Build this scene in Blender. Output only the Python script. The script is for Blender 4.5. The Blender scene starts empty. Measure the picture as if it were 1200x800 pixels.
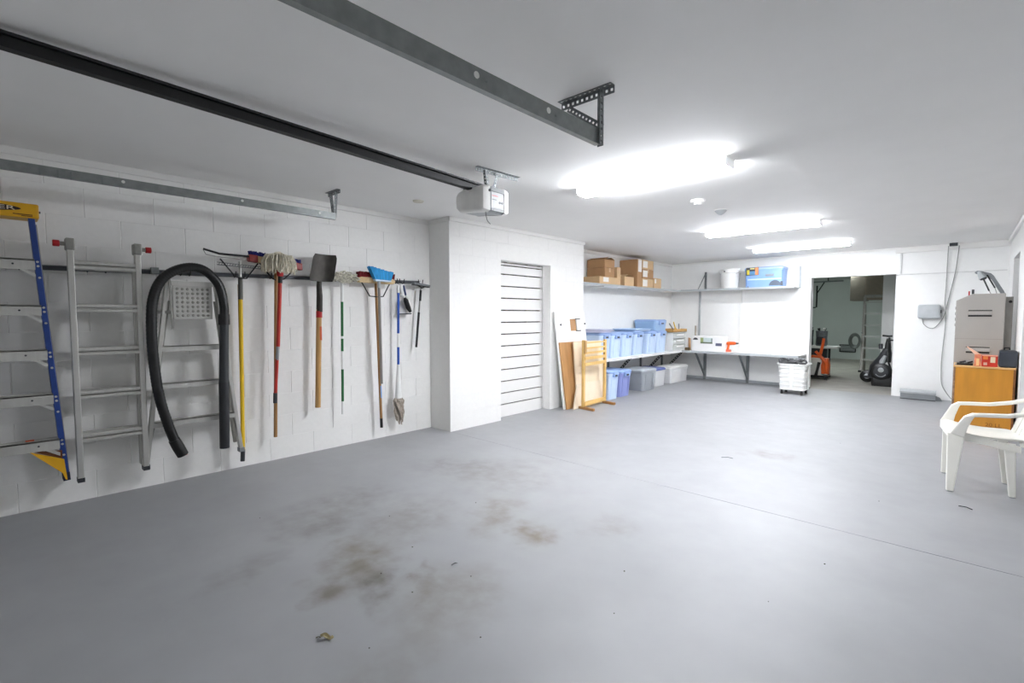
import bpy, bmesh, math, random
from mathutils import Vector, Matrix
random.seed(7)
scene = bpy.context.scene
C = scene.collection

# ------------------------------------------------------------------ camera, world, exposure
cam_d = bpy.data.cameras.new('camera')
cam_d.sensor_width = 36.0
cam_d.lens = 567.0 / 1200.0 * 36.0
cam_d.clip_start = 0.05
cam = bpy.data.objects.new('camera', cam_d)
C.objects.link(cam)
cam.location = (0, 0, 1.335)
cam.rotation_euler = (math.radians(90 - 3.079), 0, math.radians(43.027))
scene.camera = cam
world = bpy.data.worlds.new('world')
scene.world = world
world.use_nodes = True
world.node_tree.nodes['Background'].inputs[0].default_value = (0.8, 0.86, 1, 1)
world.node_tree.nodes['Background'].inputs[1].default_value = 0.0
LAMP = 62.0            # strength of the fluorescent diffusers
scene.view_settings.view_transform = 'Standard'
scene.view_settings.look = 'None'
scene.view_settings.gamma = 1
scene.view_settings.exposure = 2.35

# ------------------------------------------------------------------ materials
def lin(h):
    h = h.lstrip('#')
    v = [int(h[i:i + 2], 16) / 255 for i in (0, 2, 4)]
    return tuple(x / 12.92 if x <= 0.04045 else ((x + 0.055) / 1.055) ** 2.4 for x in v) + (1,)

def mat(name, col, rough=0.5, metal=0.0, var=0.06, scale=12.0, bump=0.0, stretch=None, spec=0.5):
    m = bpy.data.materials.new(name)
    m.use_nodes = True
    nt = m.node_tree
    b = nt.nodes['Principled BSDF']
    b.inputs['Roughness'].default_value = rough
    b.inputs['Metallic'].default_value = metal
    b.inputs['Specular IOR Level'].default_value = spec
    c = lin(col)
    tc = nt.nodes.new('ShaderNodeTexCoord')
    n = nt.nodes.new('ShaderNodeTexNoise')
    n.inputs['Scale'].default_value = scale
    n.inputs['Detail'].default_value = 4
    if stretch:
        mp = nt.nodes.new('ShaderNodeMapping')
        mp.inputs['Scale'].default_value = stretch
        nt.links.new(tc.outputs['Object'], mp.inputs[0])
        nt.links.new(mp.outputs[0], n.inputs['Vector'])
    else:
        nt.links.new(tc.outputs['Object'], n.inputs['Vector'])
    r = nt.nodes.new('ShaderNodeValToRGB')
    r.color_ramp.elements[0].position = 0.3
    r.color_ramp.elements[1].position = 0.7
    r.color_ramp.elements[0].color = tuple(x * (1 - var) for x in c[:3]) + (1,)
    r.color_ramp.elements[1].color = tuple(min(1, x * (1 + var)) for x in c[:3]) + (1,)
    nt.links.new(n.outputs[0], r.inputs[0])
    nt.links.new(r.outputs[0], b.inputs['Base Color'])
    if bump:
        bp = nt.nodes.new('ShaderNodeBump')
        bp.inputs['Strength'].default_value = bump
        bp.inputs['Distance'].default_value = 0.004
        nt.links.new(n.outputs[0], bp.inputs['Height'])
        nt.links.new(bp.outputs[0], b.inputs['Normal'])
    return m

def emit(name, col, strength):
    m = mat(name, col, 0.4)
    b = m.node_tree.nodes['Principled BSDF']
    b.inputs['Emission Color'].default_value = lin(col)
    b.inputs['Emission Strength'].default_value = strength
    return m

def clear(name, col, rough=0.25, trans=0.75, alpha=1.0):
    m = mat(name, col, rough, var=0.02)
    b = m.node_tree.nodes['Principled BSDF']
    b.inputs['Transmission Weight'].default_value = trans
    b.inputs['IOR'].default_value = 1.2
    b.inputs['Alpha'].default_value = alpha
    return m

def floor_mat():
    m = mat('painted_concrete', '#959698', 0.5, var=0.05, scale=2.2)
    nt = m.node_tree
    b = nt.nodes['Principled BSDF']
    ramp = [n for n in nt.nodes if n.type == 'VALTORGB'][0]
    geo = nt.nodes.new('ShaderNodeNewGeometry')
    col = ramp.outputs[0]
    # brown stains with a ragged outline: centre, half axes, turn, strength
    warp = nt.nodes.new('ShaderNodeTexNoise'); warp.inputs['Scale'].default_value = 3.2; warp.inputs['Detail'].default_value = 6
    nt.links.new(geo.outputs['Position'], warp.inputs['Vector'])
    wm = nt.nodes.new('ShaderNodeVectorMath'); wm.operation = 'MULTIPLY_ADD'
    wm.inputs[1].default_value = (0.55, 0.55, 0); wm.inputs[2].default_value = (-0.27, -0.27, 0)
    nt.links.new(warp.outputs['Color'], wm.inputs[0])
    wp = nt.nodes.new('ShaderNodeVectorMath'); wp.operation = 'ADD'
    nt.links.new(geo.outputs['Position'], wp.inputs[0]); nt.links.new(wm.outputs[0], wp.inputs[1])
    grain = nt.nodes.new('ShaderNodeTexNoise'); grain.inputs['Scale'].default_value = 9; grain.inputs['Detail'].default_value = 8
    nt.links.new(geo.outputs['Position'], grain.inputs['Vector'])
    for (x, y, a, d, t, s, hexc) in [
            (-2.28, 1.26, 0.17, 0.34, 0.35, 0.65, '#5e523e'), (-2.06, 1.26, 0.11, 0.20, 0.9, 0.76, '#493d2b'),
            (-2.45, 1.36, 0.15, 0.22, 0.4, 0.5, '#635844'), (-1.93, 1.43, 0.05, 0.2, 1.0, 0.45, '#5a4f3c'), (-2.20, 1.02, 0.09, 0.12, 0.3, 0.52, '#574b37'),
            (-2.62, 1.85, 0.30, 0.42, 0.5, 0.35, '#5b513f'), (-2.25, 2.25, 0.20, 0.34, 0.7, 0.52, '#64553b'),
            (-1.86, 2.20, 0.15, 0.20, 0.6, 0.69, '#615133'), (-3.15, 1.60, 0.35, 0.5, 0.2, 0.31, '#534b3c'),
            (-1.72, 1.45, 0.28, 0.34, 0.5, 0.38, '#61543e'), (-2.75, 2.9, 0.45, 0.5, 0.3, 0.27, '#605541'),
            (-2.9, 1.35, 0.25, 0.2, 0.3, 0.34, '#4e4638'),
            (-1.35, 5.05, 0.22, 0.16, 0.2, 0.35, '#665941'), (-1.6, 2.6, 0.25, 0.2, 0.4, 0.27, '#645842'),
            (-3.2, 2.75, 0.4, 0.3, 0.4, 0.31, '#564d3d'), (-1.5, 1.0, 0.3, 0.3, 0.4, 0.23, '#5c513f'), (-2.7, 0.85, 0.12, 0.3, 0.4, 0.26, '#4c4539')]:
        mp = nt.nodes.new('ShaderNodeMapping'); mp.vector_type = 'TEXTURE'
        mp.inputs['Location'].default_value = (x, y, 0)
        mp.inputs['Rotation'].default_value = (0, 0, t)
        mp.inputs['Scale'].default_value = (a, d, 1)
        nt.links.new(wp.outputs[0], mp.inputs[0])
        ln = nt.nodes.new('ShaderNodeVectorMath'); ln.operation = 'LENGTH'
        nt.links.new(mp.outputs[0], ln.inputs[0])
        mr = nt.nodes.new('ShaderNodeMapRange'); mr.interpolation_type = 'SMOOTHSTEP'
        mr.inputs['From Min'].default_value = 1.25; mr.inputs['From Max'].default_value = 0.2
        mr.inputs['To Min'].default_value = 0; mr.inputs['To Max'].default_value = s
        nt.links.new(ln.outputs['Value'], mr.inputs['Value'])
        gm = nt.nodes.new('ShaderNodeMapRange')
        gm.inputs['From Min'].default_value = 0.3; gm.inputs['From Max'].default_value = 0.65
        gm.inputs['To Min'].default_value = 0.25; gm.inputs['To Max'].default_value = 1.0
        nt.links.new(grain.outputs[0], gm.inputs['Value'])
        mu = nt.nodes.new('ShaderNodeMath'); mu.operation = 'MULTIPLY'
        nt.links.new(mr.outputs[0], mu.inputs[0]); nt.links.new(gm.outputs[0], mu.inputs[1])
        mx = nt.nodes.new('ShaderNodeMix'); mx.data_type = 'RGBA'
        nt.links.new(mu.outputs[0], mx.inputs['Factor'])
        nt.links.new(col, mx.inputs['A'])
        mx.inputs['B'].default_value = lin(hexc)
        col = mx.outputs['Result']
    nt.links.new(col, b.inputs['Base Color'])
    rr = nt.nodes.new('ShaderNodeMapRange')
    rr.inputs['To Min'].default_value = 0.42; rr.inputs['To Max'].default_value = 0.58
    nt.links.new(grain.outputs[0], rr.inputs['Value'])
    nt.links.new(rr.outputs[0], b.inputs['Roughness'])
    bp = nt.nodes.new('ShaderNodeBump'); bp.inputs['Strength'].default_value = 0.10; bp.inputs['Distance'].default_value = 0.004
    nt.links.new(grain.outputs[0], bp.inputs['Height']); nt.links.new(bp.outputs[0], b.inputs['Normal'])
    return m

WALL = mat('white_block_paint', '#f0efec', 0.6, var=0.015, scale=30, bump=0.12)
WALLS = mat('white_wall_paint', '#eeeeec', 0.55, var=0.012, scale=14, bump=0.04)
CEIL = mat('ceiling_paint', '#f1f0ee', 0.8, var=0.012, scale=3)
TRIM = mat('white_trim_paint', '#e9e8e5', 0.5, var=0.01)
FLOOR = floor_mat()
RAWC = mat('bare_concrete', '#a19d96', 0.8, var=0.12, scale=3.5, bump=0.2)
DARKGAP = mat('dark_gap', '#3a332c', 0.9)
GALV = mat('galvanised_steel', '#8b8f8e', 0.42, 0.75, var=0.12, scale=20)
GALVD = mat('dull_galvanised_angle', '#7c8081', 0.5, 0.25, var=0.15, scale=30)
ALU = mat('brushed_aluminium', '#c4c3be', 0.38, 0.7, var=0.06, scale=40, stretch=(1, 1, 0.1))
ALUD = mat('worn_aluminium', '#9b9a94', 0.5, 0.6, var=0.1, scale=30)
BLACK = mat('black_plastic', '#141414', 0.45)
BLACKM = mat('black_painted_steel', '#0e0e10', 0.55, 0.0)
RUBBER = mat('black_rubber', '#0d0d0e', 0.38)
DGREY = mat('dark_grey_plastic', '#303236', 0.5)
MGREY = mat('mid_grey_plastic', '#85898c', 0.5)
LGREY = mat('light_grey_plastic', '#aeb2b4', 0.5)
YELLOW = mat('yellow_plastic', '#d9a312', 0.45)
YELPOLE = mat('yellow_enamel', '#e2b91b', 0.35)
BLUEFG = mat('blue_fibreglass', '#16387f', 0.4, var=0.1)
REDP = mat('red_plastic', '#b3161d', 0.35)
REDPOLE = mat('red_enamel', '#b4291f', 0.35, var=0.1)
ORANGE = mat('orange_plastic', '#e5601c', 0.4)
WHITEP = mat('white_plastic', '#ecece9', 0.4, var=0.015)
CREAM = mat('cream_resin', '#f1efe6', 0.35, var=0.015)
WOODH = mat('ash_handle_wood', '#b98f56', 0.5, var=0.16, scale=9, stretch=(6, 6, 0.5))
WOODD = mat('brown_handle_wood', '#99703f', 0.5, var=0.2, scale=9, stretch=(6, 6, 0.5))
WOODP = mat('pale_block_wood', '#d6b98b', 0.6, var=0.1, scale=10, stretch=(1, 6, 6))
PINE = mat('pine_wood', '#ddb66f', 0.5, var=0.1, scale=12, stretch=(8, 8, 0.6))
PLYB = mat('brown_plywood', '#b98a56', 0.6, var=0.1, scale=6, stretch=(4, 4, 0.5))
PLYL = mat('pale_plywood', '#ead8bd', 0.6, var=0.05, scale=6, stretch=(4, 4, 0.5))
ORWOOD = mat('orange_veneer', '#c98a2c', 0.45, var=0.1, scale=3, stretch=(5, 5, 0.8))
CARD = mat('brown_cardboard', '#b68d64', 0.8, var=0.05, scale=8)
CARDL = mat('light_cardboard', '#d5b48a', 0.8, var=0.06, scale=8)
PAPER = mat('white_paper', '#eeeae4', 0.8, var=0.02)
TAPE = mat('tan_tape', '#cfae86', 0.35)
MOP = mat('cotton_yarn', '#dcd5c2', 0.95, var=0.2, scale=60)
MOPD = mat('soiled_yarn', '#b4a99d', 0.95, var=0.3, scale=60)
BRBLUE = mat('navy_bristles', '#1b2168', 0.9, var=0.4, scale=90)
BRRED = mat('maroon_bristles', '#6d0d17', 0.9, var=0.4, scale=90)
BRCYAN = mat('turquoise_bristles', '#2a93cf', 0.8, var=0.25, scale=90, stretch=(1, 1, 0.1))
BRBLK = mat('black_bristles', '#1b1a1a', 0.9, var=0.4, scale=90)
STEELD = mat('shovel_steel', '#393632', 0.5, 0.5, var=0.3, scale=14)
GREEN = mat('green_enamel', '#1f6b37', 0.35)
BLUEP = mat('blue_enamel', '#1c50b0', 0.35)
SKYT = mat('sky_blue_tape', '#5b9ad6', 0.4)
BINB = mat('light_blue_bin', '#c6d9f2', 0.4, var=0.02)
BINN = mat('periwinkle_bin', '#8a94cc', 0.4, var=0.02)
BINLID = mat('slate_blue_lid', '#93add9', 0.4, var=0.02)
LIDLAV = mat('lavender_lid', '#c6c8e2', 0.4, var=0.02)
BIND = mat('dusty_blue_bin', '#96b6da', 0.4, var=0.02)
BING = mat('grey_bin', '#969ba0', 0.45, var=0.02)
BINGL = mat('pale_grey_lid', '#b3b8be', 0.4, var=0.02)
NAVY = mat('navy_lid', '#5a68a6', 0.4, var=0.02)
CLEARP = clear('clear_plastic', '#fbfcfd', 0.3, 0.0, 0.55)
CLEARG = clear('greenish_clear_plastic', '#f2f5f0', 0.3, 0.0, 0.6)
SHELFW = mat('white_melamine', '#e5e5e3', 0.4, var=0.01)
SHELFG = mat('grey_shelf_steel', '#8f9396', 0.45, 0.3)
GREYCAB = mat('putty_grey_steel', '#a7a39d', 0.5, 0.1, var=0.03, scale=5)
GREYCABD = mat('seam_and_shade_grey', '#93918d', 0.5, 0.1)
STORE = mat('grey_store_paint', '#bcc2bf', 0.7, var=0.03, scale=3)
BROWNB = mat('brown_grey_panel', '#7e756c', 0.6)
CAPM = emit('cap_glow', '#eef0f2', 0.07)  # faint glow put into the end caps, which otherwise render in shade
LENSES = [emit('diffuser', '#f6f9ff', LAMP * k) for k in (0.43, 0.35, 0.22)]
DIML = emit('added_fill_diffuser', '#e6f2ee', 13.0)
OPLENS = mat('frosted_lens', '#efeeea', 0.35)
CHARC = mat('charcoal_case', '#2c3036', 0.5, var=0.12, scale=20)
RUST = mat('dry_leaf', '#b8ab80', 0.7, var=0.3, scale=40)

# ------------------------------------------------------------------ mesh builder
class MB:
    def __init__(s):
        s.v = []; s.f = []
    def add(s, vs, fs):
        o = len(s.v)
        s.v += [tuple(p) for p in vs]
        s.f += [tuple(i + o for i in f) for f in fs]
        return s
    def box(s, x0, x1, y0, y1, z0, z1):
        vs = [(x, y, z) for z in (z0, z1) for y in (y0, y1) for x in (x0, x1)]
        return s.add(vs, [(0, 2, 3, 1), (4, 5, 7, 6), (0, 1, 5, 4), (2, 6, 7, 3), (0, 4, 6, 2), (1, 3, 7, 5)])
    def prism(s, poly, ext):
        e = Vector(ext); n = len(poly)
        a = [Vector(p) for p in poly]
        vs = a + [p + e for p in a]
        fs = [tuple(range(n))[::-1], tuple(range(n, 2 * n))] + [(i, (i + 1) % n, n + (i + 1) % n, n + i) for i in range(n)]
        return s.add(vs, fs)
    def bar(s, p, q, w, h, side=None):
        p = Vector(p); q = Vector(q); d = (q - p).normalized()
        sd = Vector(side) if side else (d.cross(Vector((0, 0, 1))) if abs(d.z) < 0.95 else Vector((0, 1, 0)))
        sd = (sd - d * sd.dot(d)).normalized(); up = sd.cross(d).normalized()
        a = [p + sd * (w / 2 * i) + up * (h / 2 * j) for i, j in ((-1, -1), (1, -1), (1, 1), (-1, 1))]
        return s.prism(a, q - p)
    def tube(s, pts, r, n=8, closed=False):
        P = [Vector(p) for p in pts]; m = len(P)
        R = r if isinstance(r, (list, tuple)) else [r] * m
        rings = []; prev = None
        for i in range(m):
            if closed:
                t = (P[(i + 1) % m] - P[i - 1]).normalized()
            else:
                t = (P[min(i + 1, m - 1)] - P[max(i - 1, 0)]).normalized()
            if prev is None:
                u = t.orthogonal().normalized()
            else:
                u = prev - t * prev.dot(t)
                u = u.normalized() if u.length > 1e-6 else t.orthogonal().normalized()
            prev = u; w = t.cross(u)
            rings.append([P[i] + (u * math.cos(2 * math.pi * k / n) + w * math.sin(2 * math.pi * k / n)) * R[i] for k in range(n)])
        vs = [p for g in rings for p in g]; fs = []
        for i in range(m if closed else m - 1):
            j = (i + 1) % m
            fs += [(i * n + k, i * n + (k + 1) % n, j * n + (k + 1) % n, j * n + k) for k in range(n)]
        if not closed:
            fs += [tuple(range(n))[::-1], tuple((m - 1) * n + k for k in range(n))]
        return s.add(vs, fs)
    def cyl(s, p, q, r0, r1=None, n=12):
        return s.tube([p, q], [r0, r0 if r1 is None else r1], n)
    def lathe(s, c, prof, n=20):
        c = Vector(c); m = len(prof)
        vs = [c + Vector((r * math.cos(2 * math.pi * k / n), r * math.sin(2 * math.pi * k / n), z)) for r, z in prof for k in range(n)]
        fs = [(i * n + k, i * n + (k + 1) % n, (i + 1) * n + (k + 1) % n, (i + 1) * n + k) for i in range(m - 1) for k in range(n)]
        fs += [tuple(range(n))[::-1], tuple((m - 1) * n + k for k in range(n))]
        return s.add(vs, fs)
    def loft(s, cx, cy, rings, n=4, cap0=True, cap1=True):
        """rounded-rectangle rings (hx, hy, corner, z)"""
        vs = []; m = len(rings); per = 4 * (n + 1)
        for hx, hy, r, z in rings:
            for q, (sx, sy) in enumerate(((1, 1), (-1, 1), (-1, -1), (1, -1))):
                for k in range(n + 1):
                    a = math.pi / 2 * (q + k / n)
                    vs.append((cx + sx * (hx - r) + r * math.cos(a), cy + sy * (hy - r) + r * math.sin(a), z))
        fs = [(i * per + k, i * per + (k + 1) % per, (i + 1) * per + (k + 1) % per, (i + 1) * per + k) for i in range(m - 1) for k in range(per)]
        if cap0: fs.append(tuple(range(per))[::-1])
        if cap1: fs.append(tuple((m - 1) * per + k for k in range(per)))
        return s.add(vs, fs)
    def sheet(s, fn, nu, nv, thick):
        """a surface fn(u, v) -> (point, normal) with thickness"""
        top = []; bot = []
        for j in range(nv + 1):
            for i in range(nu + 1):
                p, nn = fn(i / nu, j / nv)
                p = Vector(p); nn = Vector(nn)
                top.append(p + nn * thick / 2); bot.append(p - nn * thick / 2)
        o = len(top); W = nu + 1
        fs = []
        for j in range(nv):
            for i in range(nu):
                a = j * W + i
                fs.append((a, a + 1, a + W + 1, a + W)); fs.append((o + a, o + a + W, o + a + W + 1, o + a + 1))
        edge = [i for i in range(W)] + [j * W + nu for j in range(1, nv + 1)] + [nv * W + i for i in range(nu - 1, -1, -1)] + [j * W for j in range(nv - 1, 0, -1)]
        for k in range(len(edge)):
            a, b = edge[k], edge[(k + 1) % len(edge)]
            fs.append((b, a, o + a, o + b))
        return s.add(top + bot, fs)
    def holes(s, p, q, w, nrm, n, hole=0.4):
        """a perforated flat strip from p to q, n square holes"""
        p = Vector(p); q = Vector(q); d = (q - p) / n; sd = Vector(nrm).cross(q - p).normalized() * w / 2
        for i in range(n):
            c = p + d * (i + 0.5); h = d / 2
            hh = d.normalized() * (w / 2 * hole); hs = sd * hole
            o = [c - h - sd, c + h - sd, c + h + sd, c - h + sd]
            k = [c - hh - hs, c + hh - hs, c + hh + hs, c - hh + hs]
            s.add(o + k, [(j, (j + 1) % 4, 4 + (j + 1) % 4, 4 + j) for j in range(4)])
        return s
    def build(s, name, m, parent=None, smooth=False, bevel=0.0, solid=0.0, origin=None):
        if parent is not None:
            off = wloc(parent)
        else:
            xs = [p[0] for p in s.v]; ys = [p[1] for p in s.v]; zs = [p[2] for p in s.v]
            off = Vector(((min(xs) + max(xs)) / 2, (min(ys) + max(ys)) / 2, min(zs)))
        me = bpy.data.meshes.new(name)
        me.from_pydata([(p[0] - off.x, p[1] - off.y, p[2] - off.z) for p in s.v], [], s.f)
        bm = bmesh.new(); bm.from_mesh(me)
        if not solid:
            bmesh.ops.recalc_face_normals(bm, faces=bm.faces)
        bm.to_mesh(me); bm.free()
        me.materials.append(m)
        o = bpy.data.objects.new(name, me); C.objects.link(o)
        if parent is not None:
            o.parent = parent
        else:
            o.location = off
        if smooth:
            for pl in me.polygons: pl.use_smooth = True
            md = o.modifiers.new('wn', 'EDGE_SPLIT'); md.split_angle = math.radians(40)
        if solid:
            md = o.modifiers.new('solid', 'SOLIDIFY'); md.thickness = solid; md.offset = 0
        if bevel:
            md = o.modifiers.new('bevel', 'BEVEL'); md.width = bevel; md.segments = 2; md.limit_method = 'ANGLE'
        return o

def wloc(o):
    v = Vector((0, 0, 0))
    while o is not None:
        v += o.location; o = o.parent
    return v
def tag(o, label=None, cat=None, group=None, kind=None):
    for k, v in (('label', label), ('category', cat), ('group', group), ('kind', kind)):
        if v: o[k] = v
    return o
def thing(name, loc, label, cat, group=None):
    o = bpy.data.objects.new(name, None); C.objects.link(o); o.location = loc; o.empty_display_size = 0.1
    return tag(o, label, cat, group)
def text(name, body, size, loc, rot, m, parent, ext=0.0006, align='CENTER'):
    cu = bpy.data.curves.new(name, 'FONT'); cu.body = body; cu.size = size; cu.extrude = ext; cu.align_x = align; cu.align_y = 'CENTER'
    t = bpy.data.objects.new(name, cu); C.objects.link(t)
    bpy.context.view_layer.update()
    me = bpy.data.meshes.new_from_object(t.evaluated_get(bpy.context.evaluated_depsgraph_get()))
    bpy.data.objects.remove(t)
    me.materials.clear(); me.materials.append(m)
    o = bpy.data.objects.new(name, me); C.objects.link(o)
    o.parent = parent; o.location = Vector(loc) - wloc(parent); o.rotation_euler = rot
    return o
FACE_X = (math.radians(90), 0, math.radians(90))      # text read from +x
FACE_NY = (math.radians(90), 0, 0)                    # text read from -y

XL, XP, XA, YB, YC, YE, H = -4.62, -4.26, -4.72, 10.19, 3.53, 6.16, 2.44
XR, YR = 0.46, 7.5

# ------------------------------------------------------------------ structure
m = MB()
JY = 3.54
for y0, y1 in ((-1.25, JY - 0.003), (JY + 0.003, YB + 0.0)):
    m.add([(XA - .3, y0, 0), (2.2, y0, 0), (2.2, y1, 0), (XA - .3, y1, 0)], [(0, 1, 2, 3)])
m.add([(XA - .3, JY - .003, 0), (2.2, JY - .003, 0), (2.2, JY, -.006), (XA - .3, JY, -.006), (2.2, JY + .003, 0), (XA - .3, JY + .003, 0)], [(0, 1, 2, 3), (3, 2, 4, 5)])
fl = m.build('floor', FLOOR); tag(fl, kind='structure')
m = MB(); m.box(-4.2, -0.7, YB, 18.2, -0.2, 0.0)
tag(m.build('floor', RAWC), kind='structure')
m = MB(); m.box(XA - .3, 2.2, -1.25, YB + .2, H, H + .2)
tag(m.build('ceiling', CEIL), kind='structure')
m = MB(); m.box(-4.2, -0.7, YB + .2, 18.2, H, H + .2)
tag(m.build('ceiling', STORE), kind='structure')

def face_blocks(parent, x, u0, u1, shift, holes=(), top=H, joint=0.0045):
    """painted concrete blocks of 406 x 203 mm on a wall facing +x, each its own piece"""
    cache = {}
    L, HC = 0.4064, 0.2033
    for k in range(12):
        z0 = k * HC; z1 = min((k + 1) * HC, top)
        off = (0.066 if k % 2 == 0 else 0.269) + shift
        n0 = math.floor((u0 - off) / L)
        y = off + n0 * L
        while y < u1 - 1e-4:
            spans = [(max(y, u0), min(y + L, u1))]
            for (h0, h1, hz) in holes:
                if z0 < hz - 0.02:
                    ns = []
                    for a, b in spans:
                        if a < h0: ns.append((a, min(b, h0)))
                        if b > h1: ns.append((max(a, h1), b))
                    spans = ns
            for a, b in spans:
                if b - a < 0.03: continue
                w = round(b - a, 3)
                key = (w, round(z1 - z0, 3))
                if key not in cache:
                    cy, cz, d = joint, 0.0004, 0.004
                    hw, hh = w / 2, (z1 - z0) / 2
                    vs = [(0, -hw, -hh), (0, hw, -hh), (0, hw, hh), (0, -hw, hh),
                          (d, -hw + cy, -hh + cz), (d, hw - cy, -hh + cz), (d, hw - cy, hh - cz), (d, -hw + cy, hh - cz)]
                    me = bpy.data.meshes.new('block')
                    me.from_pydata(vs, [], [(4, 5, 6, 7), (0, 1, 5, 4), (1, 2, 6, 5), (2, 3, 7, 6), (3, 0, 4, 7)])
                    me.materials.append(WALL)
                    cache[key] = me
                o = bpy.data.objects.new('block', cache[key]); C.objects.link(o)
                o.parent = parent
                o.location = Vector((x - 0.004, (a + b) / 2, (z0 + z1) / 2)) - wloc(parent)
            y += L

m = MB(); m.box(XL - .3, XL - .004, -1.25, YC + .02, 0, H)
wl = tag(m.build('wall_left', WALL), kind='structure')
face_blocks(wl, XL, -1.04, YC, 0.0)
DY0, DY1, DZ, DX = 4.36, 5.355, 2.03, XP - 0.135
m = MB()
m.box(XL - .3, XP - .004, YC, DY0, 0, H); m.box(XL - .3, XP - .004, DY1, YE, 0, H); m.box(XL - .3, XP - .004, DY0, DY1, DZ, H)
m.box(XP - .004, XP, YC, YC + .004, 0, H); m.box(XP - .004, XP, YE - .004, YE, 0, H)
m.box(XP - .004, XP, DY0 - .004, DY0, 0, DZ); m.box(XP - .004, XP, DY1, DY1 + .004, 0, DZ)
wp = tag(m.build('wall_left', WALL), kind='structure')
face_blocks(wp, XP, YC + .004, YE - .004, 0.16, holes=((DY0, DY1, DZ),), joint=0.0004)
m = MB(); m.box(XA - .3, XA, YE, YB + .1, 0, H)
tag(m.build('wall_left', WALLS), kind='structure')
# back wall with the open doorway
OX0, OX1, OZ = -2.06, -0.845, 2.018
m = MB(); m.box(XA - .3, OX0, YB, YB + .2, 0, H); m.box(OX1, 1.2, YB, YB + .2, 0, H); m.box(OX0, OX1, YB, YB + .2, OZ, H)
tag(m.build('wall_back', WALLS), kind='structure')
# right side: short wall with a tall opening, then the wall turns out
m = MB()
m.box(XR, XR + .2, YR, 8.37, 0, H); m.box(XR, XR + .2, 9.37, YB, 0, H); m.box(XR, XR + .2, 8.37, 9.37, 2.10, H)
m.box(XR + .2, 2.2, YR, YR + .2, 0, H)
tag(m.build('wall_right', WALLS), kind='structure')
m = MB(); m.box(XR + .2, 1.3, YR + .2, YB + .2, 0, H)
m2 = MB(); m2.box(XR + .9, XR + 1.0, YR + .2, YB, 0, H)
tag(m2.build('wall_right', WALLS), kind='structure')
m = MB(); m.box(1.9, 2.2, -1.25, YR + .2, 0, H)
tag(m.build('wall_right', WALLS), kind='structure')
m = MB(); m.box(XL - .3, 2.2, -1.25, -1.05, 0, H)
tag(m.build('wall_front', WALLS), kind='structure')
# cornices, conduit lines and base strip
m = MB(); m.box(XL, XL + .022, -1.2, YC, H - .05, H); m.box(XL, XP + .022, YC - .018, YC, H - .05, H)
m.box(XP, XP + .022, YC - .018, YE + .022, H - .045, H); m.box(XA, XP + .022, YE, YE + .022, H - .045, H)
tag(m.build('trim_1', TRIM, bevel=.004), kind='structure')
m = MB(); m.box(XA, XA + .025, YE + .022, YB, H - .05, H); m.box(XA, -.86, YB - .03, YB, H - .03, H)
tag(m.build('trim_2', TRIM, bevel=.004), kind='structure')
m = MB(); m.box(-.86, XR, YB - .05, YB, H - .09, H); m.box(XR - .03, XR, YR, YB, H - .05, H)
tag(m.build('trim_3', TRIM, bevel=.006), kind='structure')
m = MB(); m.box(-.80, -.775, YB - .016, YB, 2.02, H - .09); m.box(-.845, XR - .02, YB - .012, YB, 1.995, 2.012)
tag(m.build('trim_4', mat('conduit_paint', '#d9d9d7', .5), bevel=.003), kind='structure')
m = MB(); m.box(XA, OX0 - .02, YB - .02, YB, 0, .055); m.box(XA, XA + .02, YE, YB, 0, .055)
tag(m.build('baseboard_back', mat('grey_base', '#9b9fa2', .5), bevel=.003), kind='structure')
m = MB(); m.box(XA - .05, OX1 + .0, YB - .001, YB, 0, .001)
# boarded door recess
m = MB(); m.box(DX - .10, DX - .075, DY0, DY1, 0, DZ)
dr = tag(m.build('door_1', DARKGAP), kind='structure')
m = MB(); m.box(DX - .075, DX - .03, DY1 - .06, DY1 - .03, 0, DZ); m.box(DX - .075, DX - .03, DY0 + .25, DY0 + .29, 0, DZ); m.box(DX - .075, DX - .03, DY0 + .68, DY0 + .70, 0, DZ)
m.build('batten', mat('brown_batten', '#6b5442', .7), dr)
slots = [1.985, 1.87, 1.715, 1.56, 1.402, 1.245, 1.09, .935, .782, .625, .47, .315, .165]
edges = [DZ - .012] + slots + [0.0]
for i in range(len(edges) - 1):
    z1 = edges[i] - (.007 if i else 0); z0 = edges[i + 1] + (.007 if i < len(edges) - 2 else 0)
    MB().box(DX - .03, DX, DY0 + .002, DY1 - .022, z0, z1).build('plank', TRIM, dr, bevel=.002)
MB().box(DX - .03, DX + .012, DY1 - .016, DY1, 0, DZ).build('door_stop', TRIM, dr)

# store room beyond the doorway
m = MB(); m.box(-4.2, -0.7, 17.8, 18.0, 0, H)
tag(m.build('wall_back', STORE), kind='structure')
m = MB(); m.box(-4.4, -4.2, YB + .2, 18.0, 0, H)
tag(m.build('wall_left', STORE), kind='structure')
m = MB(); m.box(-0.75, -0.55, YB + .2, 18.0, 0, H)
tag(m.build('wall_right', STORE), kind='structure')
m = MB(); m.box(-1.25, -0.75, 12.6, 12.8, 0, H)
tag(m.build('wall_right', WALLS), kind='structure')

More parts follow.
